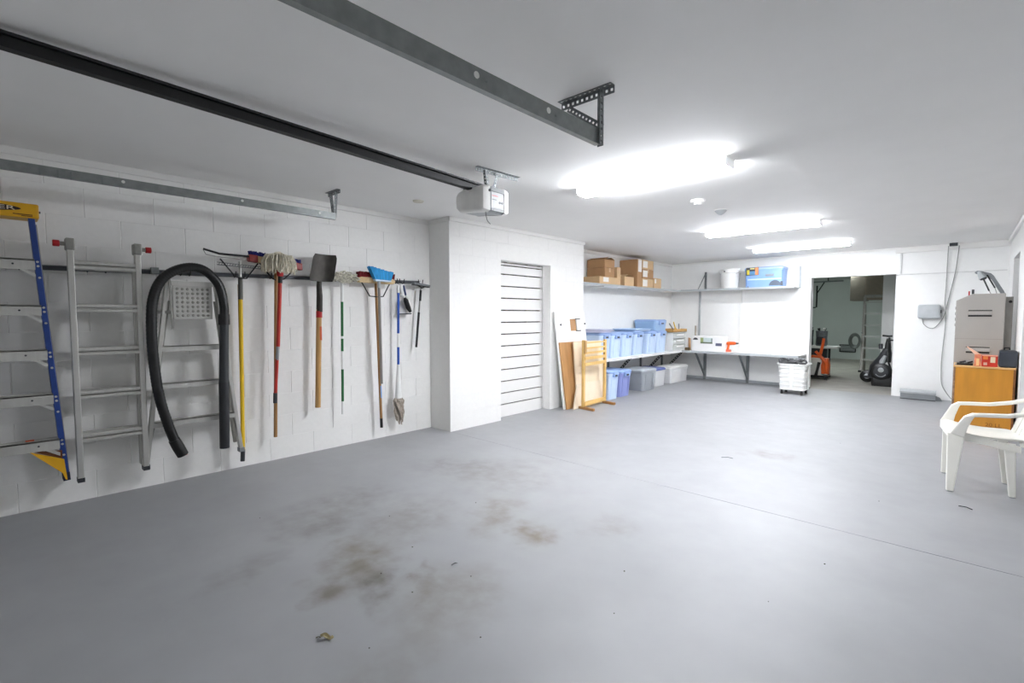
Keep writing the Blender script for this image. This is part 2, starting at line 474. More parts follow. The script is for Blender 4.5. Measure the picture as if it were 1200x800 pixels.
# ------------------------------------------------------------------ ceiling lights
def tube_light(x0, x1, y0, y1, label, lens):
    t = thing('ceiling_light', ((x0 + x1) / 2, (y0 + y1) / 2, H - .062), label, 'ceiling light')
    MB().box(x0, x1, y0 + .004, y1 - .004, H - .012, H).build('mounting_pan', WHITEP, t)
    a = .016
    MB().prism([(x0 + .01, y0, H - .012), (x0 + .01, y1, H - .012), (x0 + .01, y1, H - .045), (x0 + .01, y1 - a, H - .06), (x0 + .01, y0 + a, H - .06), (x0 + .01, y0, H - .045)],
               (x1 - x0 - .02, 0, 0)).build('diffuser', lens, t)
    for ya, yb in ((y0 - .002, y0), (y1, y1 + .002)): MB().box(x0 + .012, x1 - .012, ya, yb, H - .046, H - .012).build('side_lens', lens, t)
    for x in (x0, x1 - .01):
        MB().prism([(x, y0 - .002, H), (x, y1 + .002, H), (x, y1 + .002, H - .047), (x, y1 - a, H - .063), (x, y0 + a, H - .063), (x, y0 - .002, H - .047)], (.01, 0, 0)).build('end_cap', CAPM, t)
tube_light(-2.50, -1.24, 3.50, 3.66, 'lit fluorescent batten nearest the garage door tracks', LENSES[0])
tube_light(-2.55, -1.25, 6.49, 6.65, 'lit fluorescent batten in the middle of the ceiling, behind the round detectors', LENSES[1])
tube_light(-2.60, -1.27, 8.64, 8.80, 'lit fluorescent batten closest to the back wall', LENSES[2])

t = thing('smoke_alarm', (-1.91, 4.66, H - .045), 'white round smoke alarm on ceiling, nearer the first light', 'smoke alarm')
MB().lathe((-1.91, 4.66, H), [(.065, 0), (.065, -.018), (.05, -.026)], 20).build('body', WHITEP, t, smooth=True)
MB().lathe((-1.91, 4.66, H), [(.036, -.024), (.034, -.045), (.01, -.048)], 16).build('grille', WHITEP, t, smooth=True)
t = thing('motion_sensor', (-1.91, 5.26, H - .05), 'small cone-shaped grey ceiling sensor between the first two lights', 'sensor')
MB().lathe((-1.91, 5.26, H), [(.062, 0), (.058, -.012), (.035, -.036), (.012, -.05)], 16).build('cone', LGREY, t, smooth=True)
MB().lathe((-1.91, 5.26, H), [(.07, 0), (.07, -.006)], 16).build('base_plate', WHITEP, t, smooth=True)
tag(MB().lathe((-3.90, 2.85, H), [(.055, 0), (.05, -.010), (.02, -.014)], 16).build('ceiling_plate', mat('cream_plate', '#cfcbbd', .6), smooth=True), 'small flat cream ceiling plate beyond the short track', 'cover plate')
tag(MB().tube([(-3.0, 1.19, H - .002), (-2.97, 1.21, H - .004), (-2.96, 1.24, H - .002)], .003, 5).build('ceiling_scrap', DGREY), 'thin dark scrap stuck to the ceiling near the black rail', 'scrap')

t = thing('ceiling_light', (-2.6, 14.6, H - .06), 'added dim batten, out of sight, that brightens the store room', 'ceiling light')  # lamp added out of sight to brighten the store room
MB().box(-3.2, -2.0, 14.52, 14.68, H - .015, H).build('mounting_pan', WHITEP, t)
MB().box(-3.19, -2.01, 14.53, 14.67, H - .06, H - .015).build('diffuser', DIML, t)

# ------------------------------------------------------------------ garage door tracks and opener
def c_track(t, x, z0, z1, face, y1):
    h = z1 - z0; w = .028 * face
    prof = [(x, z0 + .006), (x, z0), (x + w, z0), (x + w, z0 + .012), (x + w * .85, z0 + .012), (x + w * .85, z0 + .003), (x + w * .08, z0 + .003),
            (x + w * .08, z1 - .003), (x + w * .85, z1 - .003), (x + w * .85, z1 - .012), (x + w, z1 - .012), (x + w, z1), (x, z1)]
    MB().prism([(p[0], -1.0, p[1]) for p in prof], (0, y1 + 1.0, 0)).build('track', GALV, t)
t = thing('garage_door_track', (-1.335, .6, 2.17), 'long galvanised garage door track hung from the triangular bracket', 'door track')
c_track(t, -1.335, 2.17, 2.243, -1, 2.06)
for y in (1.24, 1.66):
    MB().cyl((-1.336, y, 2.212), (-1.333, y, 2.212), .013, n=10).build('slot', WHITEP, t); MB().cyl((-1.336, y + .05, 2.205), (-1.332, y + .05, 2.205), .005, n=8).build('rivet', GALVD, t)
def angle(t, p, q, n1, n2, w, n, name='angle'):
    P = Vector(p); Q = Vector(q); d = (Q - P).normalized()
    m = MB(); s1 = Vector(n1); s2 = Vector(n2)
    m.holes(P + s1 * w / 2, Q + s1 * w / 2, w, s2, n); m.holes(P + s2 * w / 2, Q + s2 * w / 2, w, s1, n)
    return m.build(name, GALVD, t, solid=.003)
angle(t, (-1.58, 2.075, H - .002), (-1.265, 2.075, H - .002), (0, -1, 0), (0, 0, -1), .036, 11, 'ceiling_angle')
angle(t, (-1.322, 2.07, H - .004), (-1.322, 2.07, 2.165), (-1, 0, 0), (0, -1, 0), .034, 9, 'drop_angle')
angle(t, (-1.54, 2.066, H - .03), (-1.335, 2.066, 2.265), (.6, 0, -.8), (0, -1, 0), .032, 10, 'brace_angle')
t = thing('garage_door_track', (-4.1, .6, 2.18), 'short galvanised garage door track along the block wall', 'door track')
c_track(t, -4.085, 2.18, 2.236, -1, 2.10)
for y in (.62, 1.34, 1.95):
    MB().cyl((-4.082, y, 2.213), (-4.078, y, 2.213), .010, n=10).build('slot', WHITEP, t)
for y in (.22, .30, .36, .51): MB().box(-4.086, -4.078, y, y + .008, 2.176, 2.222).build('splice_clip', GALVD, t)
angle(t, (-4.26, 2.12, H - .002), (-4.04, 2.12, H - .002), (0, -1, 0), (0, 0, -1), .03, 8, 'ceiling_angle')
angle(t, (-4.165, 2.11, H - .02), (-4.12, 2.11, 2.20), (-1, 0, 0), (0, -1, 0), .028, 7, 'drop_angle')
angle(t, (-4.075, 2.115, H - .02), (-4.11, 2.115, 2.20), (-1, 0, 0), (0, -1, 0), .026, 7, 'brace_angle')

t = thing('garage_door_opener', (-2.73, 2.58, 2.11), 'white garage door opener on its black ceiling rail', 'garage door opener')
m = MB()
A, B = Vector((-2.72, -1.0, 2.445)), Vector((-2.72, 2.60, 2.318))
m.bar(A, B, .052, .012); m.bar(A - Vector((0, 0, .03)), B - Vector((0, 0, .03)), .014, .05); m.bar(A - Vector((0, 0, .05)), B - Vector((0, 0, .05)), .046, .010)
m.build('rail', BLACKM, t)
# rounded motor housing: cross-section in x-z swept along y
prof = [(-2.90, 2.21), (-2.895, 2.155), (-2.865, 2.125), (-2.60, 2.098), (-2.575, 2.11), (-2.575, 2.275), (-2.60, 2.29), (-2.80, 2.29), (-2.87, 2.275), (-2.895, 2.25)]
MB().prism([(x, 2.52, z) for x, z in prof], (0, .15, 0)).build('motor_housing', LGREY, t, bevel=.006)
fr = [(-2.735 + (x + 2.735) * .86, 2.46, 2.195 + (z - 2.195) * .80) for x, z in prof]
m = MB(); n = len(prof)
for y, k in ((2.52, 1.03), (2.49, 1.0), (2.465, .93), (2.455, .80)):
    m.v += [(-2.735 + (x + 2.735) * k, y, 2.195 + (z - 2.195) * k) for x, z in prof]
for r in range(3): m.f += [(r * n + i, r * n + (i + 1) % n, (r + 1) * n + (i + 1) % n, (r + 1) * n + i) for i in range(n)]
m.f.append(tuple(range(3 * n, 4 * n)))
m.build('front_lens', OPLENS, t, smooth=True)
m = MB()
for y, k in ((2.67, 1.03), (2.70, 1.0), (2.725, .93), (2.735, .80)):
    m.v += [(-2.735 + (x + 2.735) * k, y, 2.195 + (z - 2.195) * k) for x, z in prof]
for r in range(3): m.f += [(r * n + i, r * n + (i + 1) % n, (r + 1) * n + (i + 1) % n, (r + 1) * n + i) for i in range(n)]
m.f.append(tuple(range(3 * n, 4 * n)))
m.build('rear_lens', WHITEP, t, smooth=True)
pn = MB().box(-2.577, -2.571, 2.53, 2.662, 2.13, 2.245).build('label_panel', mat('opener_panel', '#8e8f90', .5), t)
MB().box(-2.571, -2.570, 2.54, 2.60, 2.215, 2.22).build('red_line', REDP, pn); MB().box(-2.571, -2.570, 2.54, 2.585, 2.188, 2.193).build('dark_line', DGREY, pn)
for y in (2.62, 2.645): MB().cyl((-2.571, y, 2.175), (-2.5685, y, 2.175), .009, n=10).build('button', DGREY, pn)
MB().box(-2.578, -2.568, 2.525, 2.668, 2.247, 2.278).build('top_band', mat('opener_band', '#4d5053', .5), t)
MB().box(-2.578, -2.569, 2.53, 2.662, 2.108, 2.126).build('vent_band', bpy.data.materials['opener_band'], t)
MB().cyl((-2.575, 2.515, 2.25), (-2.566, 2.512, 2.25), .010, n=10).build('screw_boss', DGREY, t)
angle(t, (-2.69, 2.485, H - .002), (-2.665, 2.92, H - .002), (1, 0, 0), (0, 0, -1), .03, 14, 'ceiling_angle')
angle(t, (-2.676, 2.57, H - .012), (-2.676, 2.595, 2.285), (0, 1, 0), (-1, 0, 0), .024, 6, 'strap')
angle(t, (-2.67, 2.705, H - .012), (-2.67, 2.665, 2.285), (0, -1, 0), (-1, 0, 0), .024, 6, 'strap')
angle(t, (-2.674, 2.59, 2.30), (-2.674, 2.67, 2.30), (0, 0, -1), (-1, 0, 0), .02, 4, 'cross_strap')
MB().tube([(-2.60, 2.50, 2.12), (-2.60, 2.505, 2.07), (-2.59, 2.51, 2.03), (-2.57, 2.52, 2.005)], .002, 5).build('pull_cord', DGREY, t)
MB().cyl((-2.80, 2.48, 2.285), (-2.80, 2.48, 2.31), .016, n=10).build('belt_pulley', GALVD, t)

# ------------------------------------------------------------------ left wall: hanging rail
def railz(y): return 1.655 + (y - 0.0) * 0.0165
t = thing('tool_rail', (XL, 1.6, 1.66), 'long dark grey steel tool rail with hooks along the block wall', 'tool rail')
m = MB(); a = Vector((XL + .014, -.3, railz(-.3))); b = Vector((XL + .014, 3.36, railz(3.36)))
m.bar(a, b, .028, .028)
m.build('channel', mat('rail_steel', '#54565a', .45, .5), t, bevel=.002)
MB().bar(a + Vector((.012, 0, .016)), b + Vector((.012, 0, .016)), .05, .005).build('top_lip', GALVD, t)
def hook(y, z=None, s=.03):
    z = railz(y) if z is None else z
    MB().tube([(XL + .028, y, z), (XL + .055, y, z - .02), (XL + .085, y, z - .012), (XL + .095, y, z + s)], .0045, 6).build('hook', BLACKM, t)
for y in (-.05, .13, .47, .57, 1.03, 1.09, 1.42, 1.49, 1.71, 1.79, 2.10, 2.16, 2.33, 2.39, 2.42, 2.71, 2.81, 3.02, 3.05, 3.11, 3.30, 3.36): hook(y)
m = MB(); m.box(XL + .02, XL + .06, .84, .89, railz(.86) - .015, railz(.86) + .035)
m.build('end_clamp', GALV, t, bevel=.003)

# ---- blue step ladder
xf = -4.36; yc = -0.01
t = thing('step_ladder', (xf, yc, .24), 'blue fibreglass step ladder with yellow top cap, hung beside the bare aluminium folding ladder', 'ladder')
def rail_half(z): return .20 + (1.95 - z) / 1.70 * .105
for s in (1, -1):
    p = Vector((xf, yc + s * rail_half(1.97), 1.97)); q = Vector((xf - .02, yc + s * rail_half(.25), .25))
    m = MB(); m.bar(p, q, .075, .030, side=(1, 0, 0)); r = m.build('side_rail', BLUEFG, t, bevel=.003)
    m = MB()
    for z in (1.66, 1.37, 1.08, .79, .50):
        for dz in (.015, -.012, -.085):
            m.cyl((xf + .036, yc + s * rail_half(z + dz), z + dz), (xf + .041, yc + s * rail_half(z + dz), z + dz), .007, n=8)
    m.build('rivets', ALU, r)['kind'] = 'stuff'
    p = Vector((xf - .06, yc + s * (rail_half(1.9) + .012), 1.92)); q = Vector((xf - .12, yc + s * (rail_half(.25) + .012), .27))
    MB().bar(p, q, .035, .022, side=(1, 0, 0)).build('rear_leg', ALUD, t)
    MB().bar((xf - .02, yc + s * rail_half(.29), .29), (xf - .02, yc + s * rail_half(.235), .235), .082, .036, side=(1, 0, 0)).build('rail_boot', mat('navy_boot', '#0d1c42', .5), t)
for i, z in enumerate((1.66, 1.37, 1.085, .795, .495)):
    hw = rail_half(z) - .012
    m = MB(); m.box(xf - .055, xf + .034, yc - hw, yc + hw, z + .022, z + .03); m.box(xf + .028, xf + .034, yc - hw, yc + hw, z - .036, z + .03)
    m.box(xf - .055, xf - .049, yc - hw, yc + hw, z - .03, z + .03)
    for k in range(4): m.box(xf - .045 + k * .02, xf - .04 + k * .02, yc - hw, yc + hw, z + .03, z + .033)
    st = m.build('step', ALU, t)
    for s in (1, -1):
        MB().prism([(xf + .026, yc + s * hw, z - .085), (xf + .026, yc + s * (hw - .075), z - .034), (xf + .026, yc + s * (hw - .045), z - .034), (xf + .026, yc + s * hw, z - .062)], (.005, 0, 0)).build('gusset', ALU, st)
        MB().cyl((xf + .034, yc + s * (hw - .10), z - .003), (xf + .036, yc + s * (hw - .10), z - .003), .006, n=8).build('bolt', DGREY, st)
m = MB(); m.box(xf - .11, xf + .05, yc - .235, yc + .235, 1.945, 2.035)
cap = m.build('top_cap', YELLOW, t, bevel=.008)
m = MB(); m.box(xf - .08, xf + .02, yc - .17, yc + .19, 2.030, 2.036); m.build('tool_tray', mat('tray_shadow', '#6d5d2c', .6), cap)
m = MB(); m.add([(xf + .0505, yc + .155 * math.cos(a * math.pi / 16), 1.997 + .024 * math.sin(a * math.pi / 16) * (1 - .25 * abs(math.cos(a * math.pi / 16)))) for a in range(32)], [tuple(range(32))])
m.v += [(x + .0012, y, z) for x, y, z in m.v[:32]]; m.f += [tuple(range(32, 64))] + [(i, (i + 1) % 32, 32 + (i + 1) % 32, 32 + i) for i in range(32)]
m.build('oval_badge', mat('badge_black', '#2a130c', .5), cap)
text('badge_lettering', 'WERNER', .034, (xf + .0525, yc - .008, 1.997), FACE_X, mat('badge_cream', '#e8dcc2', .5), cap).scale = (2.0, 1, 1)
m = MB(); m.box(xf + .0495, xf + .051, yc + .118, yc + .205, 1.961, 1.967); m.box(xf + .0495, xf + .051, yc + .155, yc + .205, 1.953, 1.958)
m.build('small_print', mat('badge_brown', '#5b3208', .5), cap)
MB().cyl((xf + .02, yc + .235, 1.99), (xf + .02, yc + .243, 1.99), .007, n=8).build('cap_bolt', DGREY, cap)
m = MB(); m.prism([(xf + .028, .125, .462), (xf + .028, .285, .385), (xf + .028, .297, .245), (xf + .028, .288, .247), (xf + .028, .275, .292)], (.006, 0, 0)); m.build('foot_brace', YELLOW, t)
MB().prism([(xf + .02, .135, .462), (xf + .02, .278, .445), (xf + .02, .278, .385)], (.004, 0, 0)).build('brace_web', mat('brown_web', '#5d3410', .6), t)
MB().box(xf - .02, xf + .02, .11, .15, .529, .533).build('warning_sticker', mat('sticker_orange', '#c5531b', .5), t)

# ---- aluminium multi-position ladder
t = thing('folding_ladder', (-4.45, .55, .19), 'bare aluminium folding ladder with red locking knobs on the block wall', 'ladder')
for x, dy in ((-4.44, 0), (-4.515, .007)):
    for y in (.3725, .7375):
        yy = y + (dy if y < .5 else -dy)
        MB().bar((x, yy, 1.80 if dy == 0 else 1.70), (x, yy, .19 if dy == 0 else .215), .065, .034 if dy == 0 else .03, side=(1, 0, 0)).build('side_rail', ALU, t, bevel=.004)
    for z in (1.68, 1.385, 1.085, .785, .485):
        m = MB()
        for za, zb, xb in ((.003, .030, .022), (-.029, -.003, .026)):
            m.prism([(x - .022, .388 + dy, z + za), (x + xb - .003, .388 + dy, z + za), (x + xb, .388 + dy, z + za + .006), (x + xb, .388 + dy, z + zb - .006), (x + xb - .004, .388 + dy, z + zb), (x - .022, .388 + dy, z + zb)], (0, .335 - 2 * dy, 0))
        m.build('rung', ALU, t)
for y, s in ((.3725, -1), (.7375, 1)):
    h = MB().box(-4.49, -4.40, y - .024, y + .024, 1.775, 1.855).build('hinge', ALUD, t, bevel=.008)
    MB().cyl((-4.44, y + s * .02, 1.817), (-4.44, y + s * .055, 1.817), .014, n=12).build('spindle', ALUD, h)
    MB().cyl((-4.44, y + s * .05, 1.817), (-4.44, y + s * .085, 1.817), .022, n=14).build('knob', REDP, h, bevel=.004)
    MB().bar((-4.44, y, .215), (-4.44, y, .185), .07, .038, side=(1, 0, 0)).build('foot', DGREY, t)

# ---- small aluminium step ladder behind the hose
t = thing('step_ladder', (-4.50, 1.07, .19), 'small aluminium step ladder with punched platform, behind the black hose', 'ladder')
x = -4.47
for (yt, yb) in ((.92, .745), (1.245, 1.40)):
    MB().bar((x, yt, 1.60), (x, yb, .19), .05, .028, side=(1, 0, 0)).build('side_rail', ALU, t, bevel=.003)
    MB().bar((x - .05, yt + .01, 1.45), (x - .08, yb + (.02 if yb < 1 else -.02), .25), .03, .022, side=(1, 0, 0)).build('rear_leg', ALUD, t)
    s = 1 if yb < 1 else -1
    MB().tube([(x + .01, yb - s * .0 + s * .015, .33), (x + .01, yb + s * .06, .52)], .012, 6).build('brace', ALUD, t)
    MB().box(x - .03, x + .03, yb - .02, yb + .02, .18, .215).build('foot', MGREY, t)
def sm(z, side): 
    k = (1.60 - z) / 1.41
    return .92 - .175 * k + .012 if side < 0 else 1.245 + .155 * k - .012
for z in (1.08, .795, .505):
    m = MB(); m.box(x - .05, x + .026, sm(z, -1), sm(z, 1), z + .014, z + .02); m.box(x + .02, x + .026, sm(z, -1), sm(z, 1), z - .022, z + .02)
    m.build('step', ALU, t)
pf = MB().box(x + .028, x + .036, .945, 1.21, 1.305, 1.57).build('platform', mat('stainless_plate', '#b8b7b2', .35, .7), t, bevel=.002)
m = MB()
for i in range(7):
    for j in range(7):
        m.lathe((0, 0, 0), [(.011, 0), (.007, .004)], 8)
        n8 = 16
        for k in range(len(m.v) - n8, len(m.v)):
            px_, py_, pz_ = m.v[k]
            m.v[k] = (x + .036 + pz_, .975 + i * .034 + px_, 1.335 + j * .034 + py_)
m.build('dimples', ALUD, pf)
MB().box(x + .026, x + .044, .935, 1.22, 1.565, 1.60).build('platform_edge', ALU, pf)
for y in (.925, 1.235):
    MB().bar((x + .045, y, 1.64), (x + .045, y + .01, 1.23), .012, .01).build('folding_arm', ALUD, t)
MB().bar((x - .01, .80, 1.36), (x + .03, .93, 1.36), .012, .022).build('spreader', ALUD, t)

# ---- vacuum hose
t = thing('vacuum_hose', (-4.36, 1.03, .25), 'black corrugated vacuum hose and wand looped over the small step ladder', 'hose')
def spline(P, n):
    P = [Vector(p) for p in P]; out = []
    Q = [P[0] * 2 - P[1]] + P + [P[-1] * 2 - P[-2]]
    for i in range(1, len(Q) - 2):
        for k in range(n):
            u = k / n
            out.append(.5 * (2 * Q[i] + (Q[i + 1] - Q[i - 1]) * u + (2 * Q[i - 1] - 5 * Q[i] + 4 * Q[i + 1] - Q[i + 2]) * u * u + (3 * Q[i] - Q[i - 1] - 3 * Q[i + 1] + Q[i + 2]) * u ** 3))
    return out + [P[-1]]
hp = [(-4.37, .915, .36), (-4.37, .875, .50), (-4.365, .825, .72), (-4.36, .80, .95), (-4.355, .79, 1.21), (-4.35, .805, 1.45), (-4.345, .87, 1.61), (-4.34, 1.0, 1.695), (-4.345, 1.13, 1.69), (-4.35, 1.235, 1.58), (-4.355, 1.27, 1.42), (-4.36, 1.27, 1.30)]
sp = spline(hp, 26)
MB().tube(sp, [.034 + .0009 * math.sin(i * math.pi / 1.5) for i in range(len(sp))], 12).build('hose', RUBBER, t, smooth=True)
MB().tube([(-4.37, .905, .39), (-4.372, .93, .33), (-4.375, .96, .26)], [.038, .041, .039], 14).build('cuff', BLACK, t, smooth=True)
MB().tube([(-4.36, 1.27, 1.345), (-4.36, 1.27, 1.26)], .041, 14).build('coupling', BLACK, t, smooth=True)
MB().tube([(-4.36, 1.27, 1.27), (-4.36, 1.255, .82), (-4.36, 1.255, .80)], [.033, .035, .037], 14).build('upper_wand', mat('wand_grey', '#2a2d30', .45), t, smooth=True)
MB().tube([(-4.36, 1.255, .80), (-4.36, 1.245, .26)], [.038, .036], 14).build('lower_wand', mat('wand_dark', '#24262a', .5), t, smooth=True)
MB().lathe((-4.385, .975, .255), [(.016, 0), (.018, .01)], 10).build('red_tab', REDP, t)

# ---- hand tools
xt = -4.51
def pole(t, segs, x=xt, n=12, name='handle'):
    """segments of one handle: (y0, z0, y1, z1, radius, material)"""
    root = None
    for i, (y0, z0, y1, z1, r, mm) in enumerate(segs):
        o = MB().cyl((x, y0, z0), (x, y1, z1), r, n=n).build(name if root is None else 'handle_band', mm, t if root is None else root, smooth=True)
        if root is None: root = o
    return root
# dust mop frame on yellow handle
t = thing('dust_mop', (xt, 1.44, .08), 'yellow-handled wire dust mop frame with no mop on it', 'mop')
pole(t, [(1.445, 1.48, 1.428, .18, .0165, YELPOLE), (1.428, .18, 1.422, .08, .0175, DGREY), (1.447, 1.66, 1.445, 1.47, .0175, mat('grip_grey', '#55544e', .5)), (1.45, 1.79, 1.447, 1.65, .013, ALU)])
MB().cyl((xt - .05, 1.448, 1.6), (xt - .05, 1.44, .36), .008, n=8).build('back_rod', WOODD, t)
MB().tube([(xt + .06, 1.165, 1.865), (xt + .05, 1.28, 1.838), (xt + .02, 1.53, 1.838), (xt, 1.60, 1.835)], .0085, 8).build('frame_bar', BLACKM, t)
MB().tube([(xt + .05, 1.165, 1.862), (xt + .045, 1.185, 1.825), (xt + .03, 1.27, 1.815), (xt + .01, 1.50, 1.81)], .0035, 6).build('frame_wire', ALUD, t)
MB().tube([(xt + .03, 1.29, 1.80), (xt + .03, 1.40, 1.66), (xt + .02, 1.445, 1.65), (xt + .02, 1.49, 1.65), (xt + .02, 1.585, 1.785)], .006, 6).build('brace_wire', BLACKM, t)
m = MB(); m.tube([(xt + .02, 1.27, 1.752), (xt + .02, 1.64, 1.738)], .004, 6); m.tube([(xt + .02, 1.27, 1.772), (xt + .02, 1.64, 1.755)], .003, 6)
for k in range(18):
    y = 1.28 + k * .02; m.tube([(xt + .02, y, 1.752 - (y - 1.27) * .04), (xt + .02, y + .012, 1.772 - (y - 1.27) * .046)], .0025, 5)
m.build('lattice_wire', GALVD, t)

def push_broom(name, label, y0, y1, z0, z1, bm_, block, ends, braces, segs, x=xt, bh=.05):
    t = thing(name, (x, (y0 + y1) / 2, segs[0][3]), label, 'broom')
    dz = (z1 - z0) / (y1 - y0)
    P = lambda y, dzz, xx: (xx, y, z0 + (y - y0) * dz + dzz)
    m = MB()
    m.prism([P(y0 + .02, -.028, x - .03), P(y0, -.005, x - .03), P(y0, .012, x - .03), P(y0 + .03, .028, x - .03), P(y1 - .03, .028, x - .03), P(y1, .012, x - .03), P(y1, -.005, x - .03), P(y1 - .02, -.028, x - .03)], (.06, 0, 0))
    bl = m.build('block', block, t, bevel=.004)
    if ends:
        for a, b in ((y0 - .004, y0 + .07), (y1 - .07, y1 + .004)):
            m = MB(); m.prism([P(a, -.024, x - .032), P(a, .022, x - .032), P(a + .01, .031, x - .032), P(b, .031, x - .032), P(b, -.031, x - .032), P(a + .012, -.031, x - .032)], (.064, 0, 0)); m.build('block_end', ends, bl, bevel=.006)
    m = MB()
    for k in range(64):
        for j in range(3):
            y = y0 + .012 + (y1 - y0 - .024) * (k + random.random() * .5) / 64; xx = x - .022 + j * .022
            h = bh + random.random() * .014; sy = random.uniform(-.012, .012)
            a = P(y, .022, xx); b = P(y + sy, .022 + h, xx + random.uniform(-.008, .008))
            m.bar(a, b, .011, .011)
    m.build('bristles', bm_, t)['kind'] = 'stuff'
    for br in braces:
        MB().tube(br, .0065, 6).build('brace', BLACKM, t)
    pole(t, segs, x)
    return t
push_broom('push_broom', 'push broom with navy bristles and red-ended block, behind the string mop', 1.515, 1.965, 1.828, 1.782, BRBLUE, WOODP, mat('dull_red_end', '#8f2620', .4),
           [[(xt + .01, 1.595, 1.80), (xt + .01, 1.70, 1.665), (xt + .01, 1.735, 1.65)], [(xt + .01, 1.925, 1.78), (xt + .01, 1.81, 1.665), (xt + .01, 1.765, 1.65)]],
           [(1.745, 1.80, 1.70, .24, .0155, WOODD)], bh=.03)
# string mop with the red handle
xm = -4.44
t = thing('string_mop', (xm, 1.72, .55), 'upside-down cotton string mop on a long red handle', 'mop')
m = MB()
for k in range(190):
    a = random.uniform(0, 2 * math.pi); rr = random.uniform(.35, 1.0)
    top = Vector((xm + .02 * math.cos(a), 1.738 + .05 * rr * math.sin(a), 1.865 + .035 * (1 - rr) + random.uniform(-.01, .01)))
    mid = Vector((xm + .075 * rr * math.cos(a), 1.738 + .115 * rr * math.sin(a), 1.855 + .012 * random.random()))
    e1 = Vector((xm + .095 * rr * math.cos(a), 1.738 + .15 * rr * math.sin(a), 1.795 + random.uniform(-.02, .02)))
    e2 = Vector((xm + .085 * rr * math.cos(a), 1.738 + .15 * rr * math.sin(a) + random.uniform(-.012, .012), 1.725 + random.uniform(-.02, .03)))
    m.tube([(xm, 1.745, 1.76), top, mid, e1, e2], [.004, .0055, .0055, .0055, .005], 5)
mh = m.build('mop_strings', MOP, t); mh['kind'] = 'stuff'
MB().lathe((xm, 1.75, 1.68), [(.024, 0), (.027, .02), (.03, .07), (.02, .085)], 12).build('collar', REDP, t, smooth=True)
pole(t, [(1.75, 1.68, 1.715, 1.06, .0165, REDPOLE), (1.715, 1.07, 1.705, .94, .015, MGREY), (1.705, .95, 1.682, .64, .0145, REDPOLE), (1.682, .65, 1.678, .56, .017, DGREY), (1.751, 1.685, 1.748, 1.62, .019, BLACK)], xm)
# square shovel
t = thing('shovel', (xt, 2.12, .45), 'square-mouth steel shovel hung blade up, with wooden handle and red band', 'shovel')
def blade(u, v):
    c_ = max(0, v - .86) * .12 + max(0, .12 - v) * .10
    y = 2.0 + c_ + (.235 - 2 * c_) * u + v * .065; z = 1.655 + .26 * v - (.03 if False else 0)
    cx = (u - .5) * 2
    xx = xt + .035 + .035 * cx * cx + .02 * (1 - v) - .02 * v
    return (xx, y, z), (1, 0, 0)
MB().sheet(blade, 12, 8, .005).build('blade', STEELD, t, smooth=True)
MB().tube([(xt + .02, 2.135, 1.80), (xt + .025, 2.128, 1.70), (xt + .03, 2.12, 1.62), (xt + .02, 2.128, 1.52), (xt + .01, 2.128, 1.37)], [.010, .02, .024, .028, .029], 12).build('socket', STEELD, t, smooth=True)
hd = pole(t, [(2.125, 1.40, 2.093, .455, .0255, WOODH), (2.126, 1.375, 2.124, 1.315, .0285, REDP)], xt + .01)
m = MB(); m.box(xt + .033, xt + .036, 2.115, 2.135, 1.10, 1.23); m.build('stencil', mat('stencil_red', '#c2572a', .6), hd)
# striped mop
t = thing('string_mop', (xt, 2.36, .35), 'matted string mop on a thin green and white striped handle', 'mop')
m = MB()
for k in range(70):
    y = random.uniform(2.275, 2.485); z = 1.705 + random.uniform(-.035, .045) * (1 - abs(y - 2.38) / .16); x0 = xt + random.uniform(.0, .06)
    a = random.uniform(0, 6.28)
    m.tube([(x0, y, z), (x0 + .02, y + .035 * math.cos(a), z + .022 * math.sin(a)), (x0 + .025, y + .05 * math.cos(a + .9), z + .03 * math.sin(a + .9)), (x0 + .01, y + .03 * math.cos(a + 2), z + .02 * math.sin(a + 2))], .0075, 5)
m.build('mop_strings', mat('grey_yarn', '#c9c5b6', .95, var=.25, scale=60), t)['kind'] = 'stuff'
pole(t, [(2.37, 1.68, 2.365, 1.47, .0155, WHITEP), (2.365, 1.47, 2.36, 1.13, .013, GREEN), (2.36, 1.13, 2.36, 1.105, .0132, WHITEP), (2.36, 1.105, 2.358, .98, .013, GREEN), (2.358, .98, 2.356, .80, .013, WHITEP), (2.356, .80, 2.352, .48, .013, GREEN), (2.352, .48, 2.35, .35, .0125, WHITEP)])
# red push broom
push_broom('push_broom', 'push broom with maroon bristles and bare wood block, behind the turquoise broom', 2.53, 2.965, 1.70, 1.695, BRRED, WOODP, None,
           [[(xt + .01, 2.565, 1.69), (xt + .01, 2.665, 1.535), (xt + .01, 2.75, 1.53)], [(xt + .01, 2.915, 1.69), (xt + .01, 2.825, 1.535), (xt + .01, 2.76, 1.53)]],
           [(2.745, 1.68, 2.787, .20, .0145, WOODD), (2.777, .59, 2.781, .46, .0150, SKYT), (2.786, .24, 2.789, .14, .0155, BLACK)])
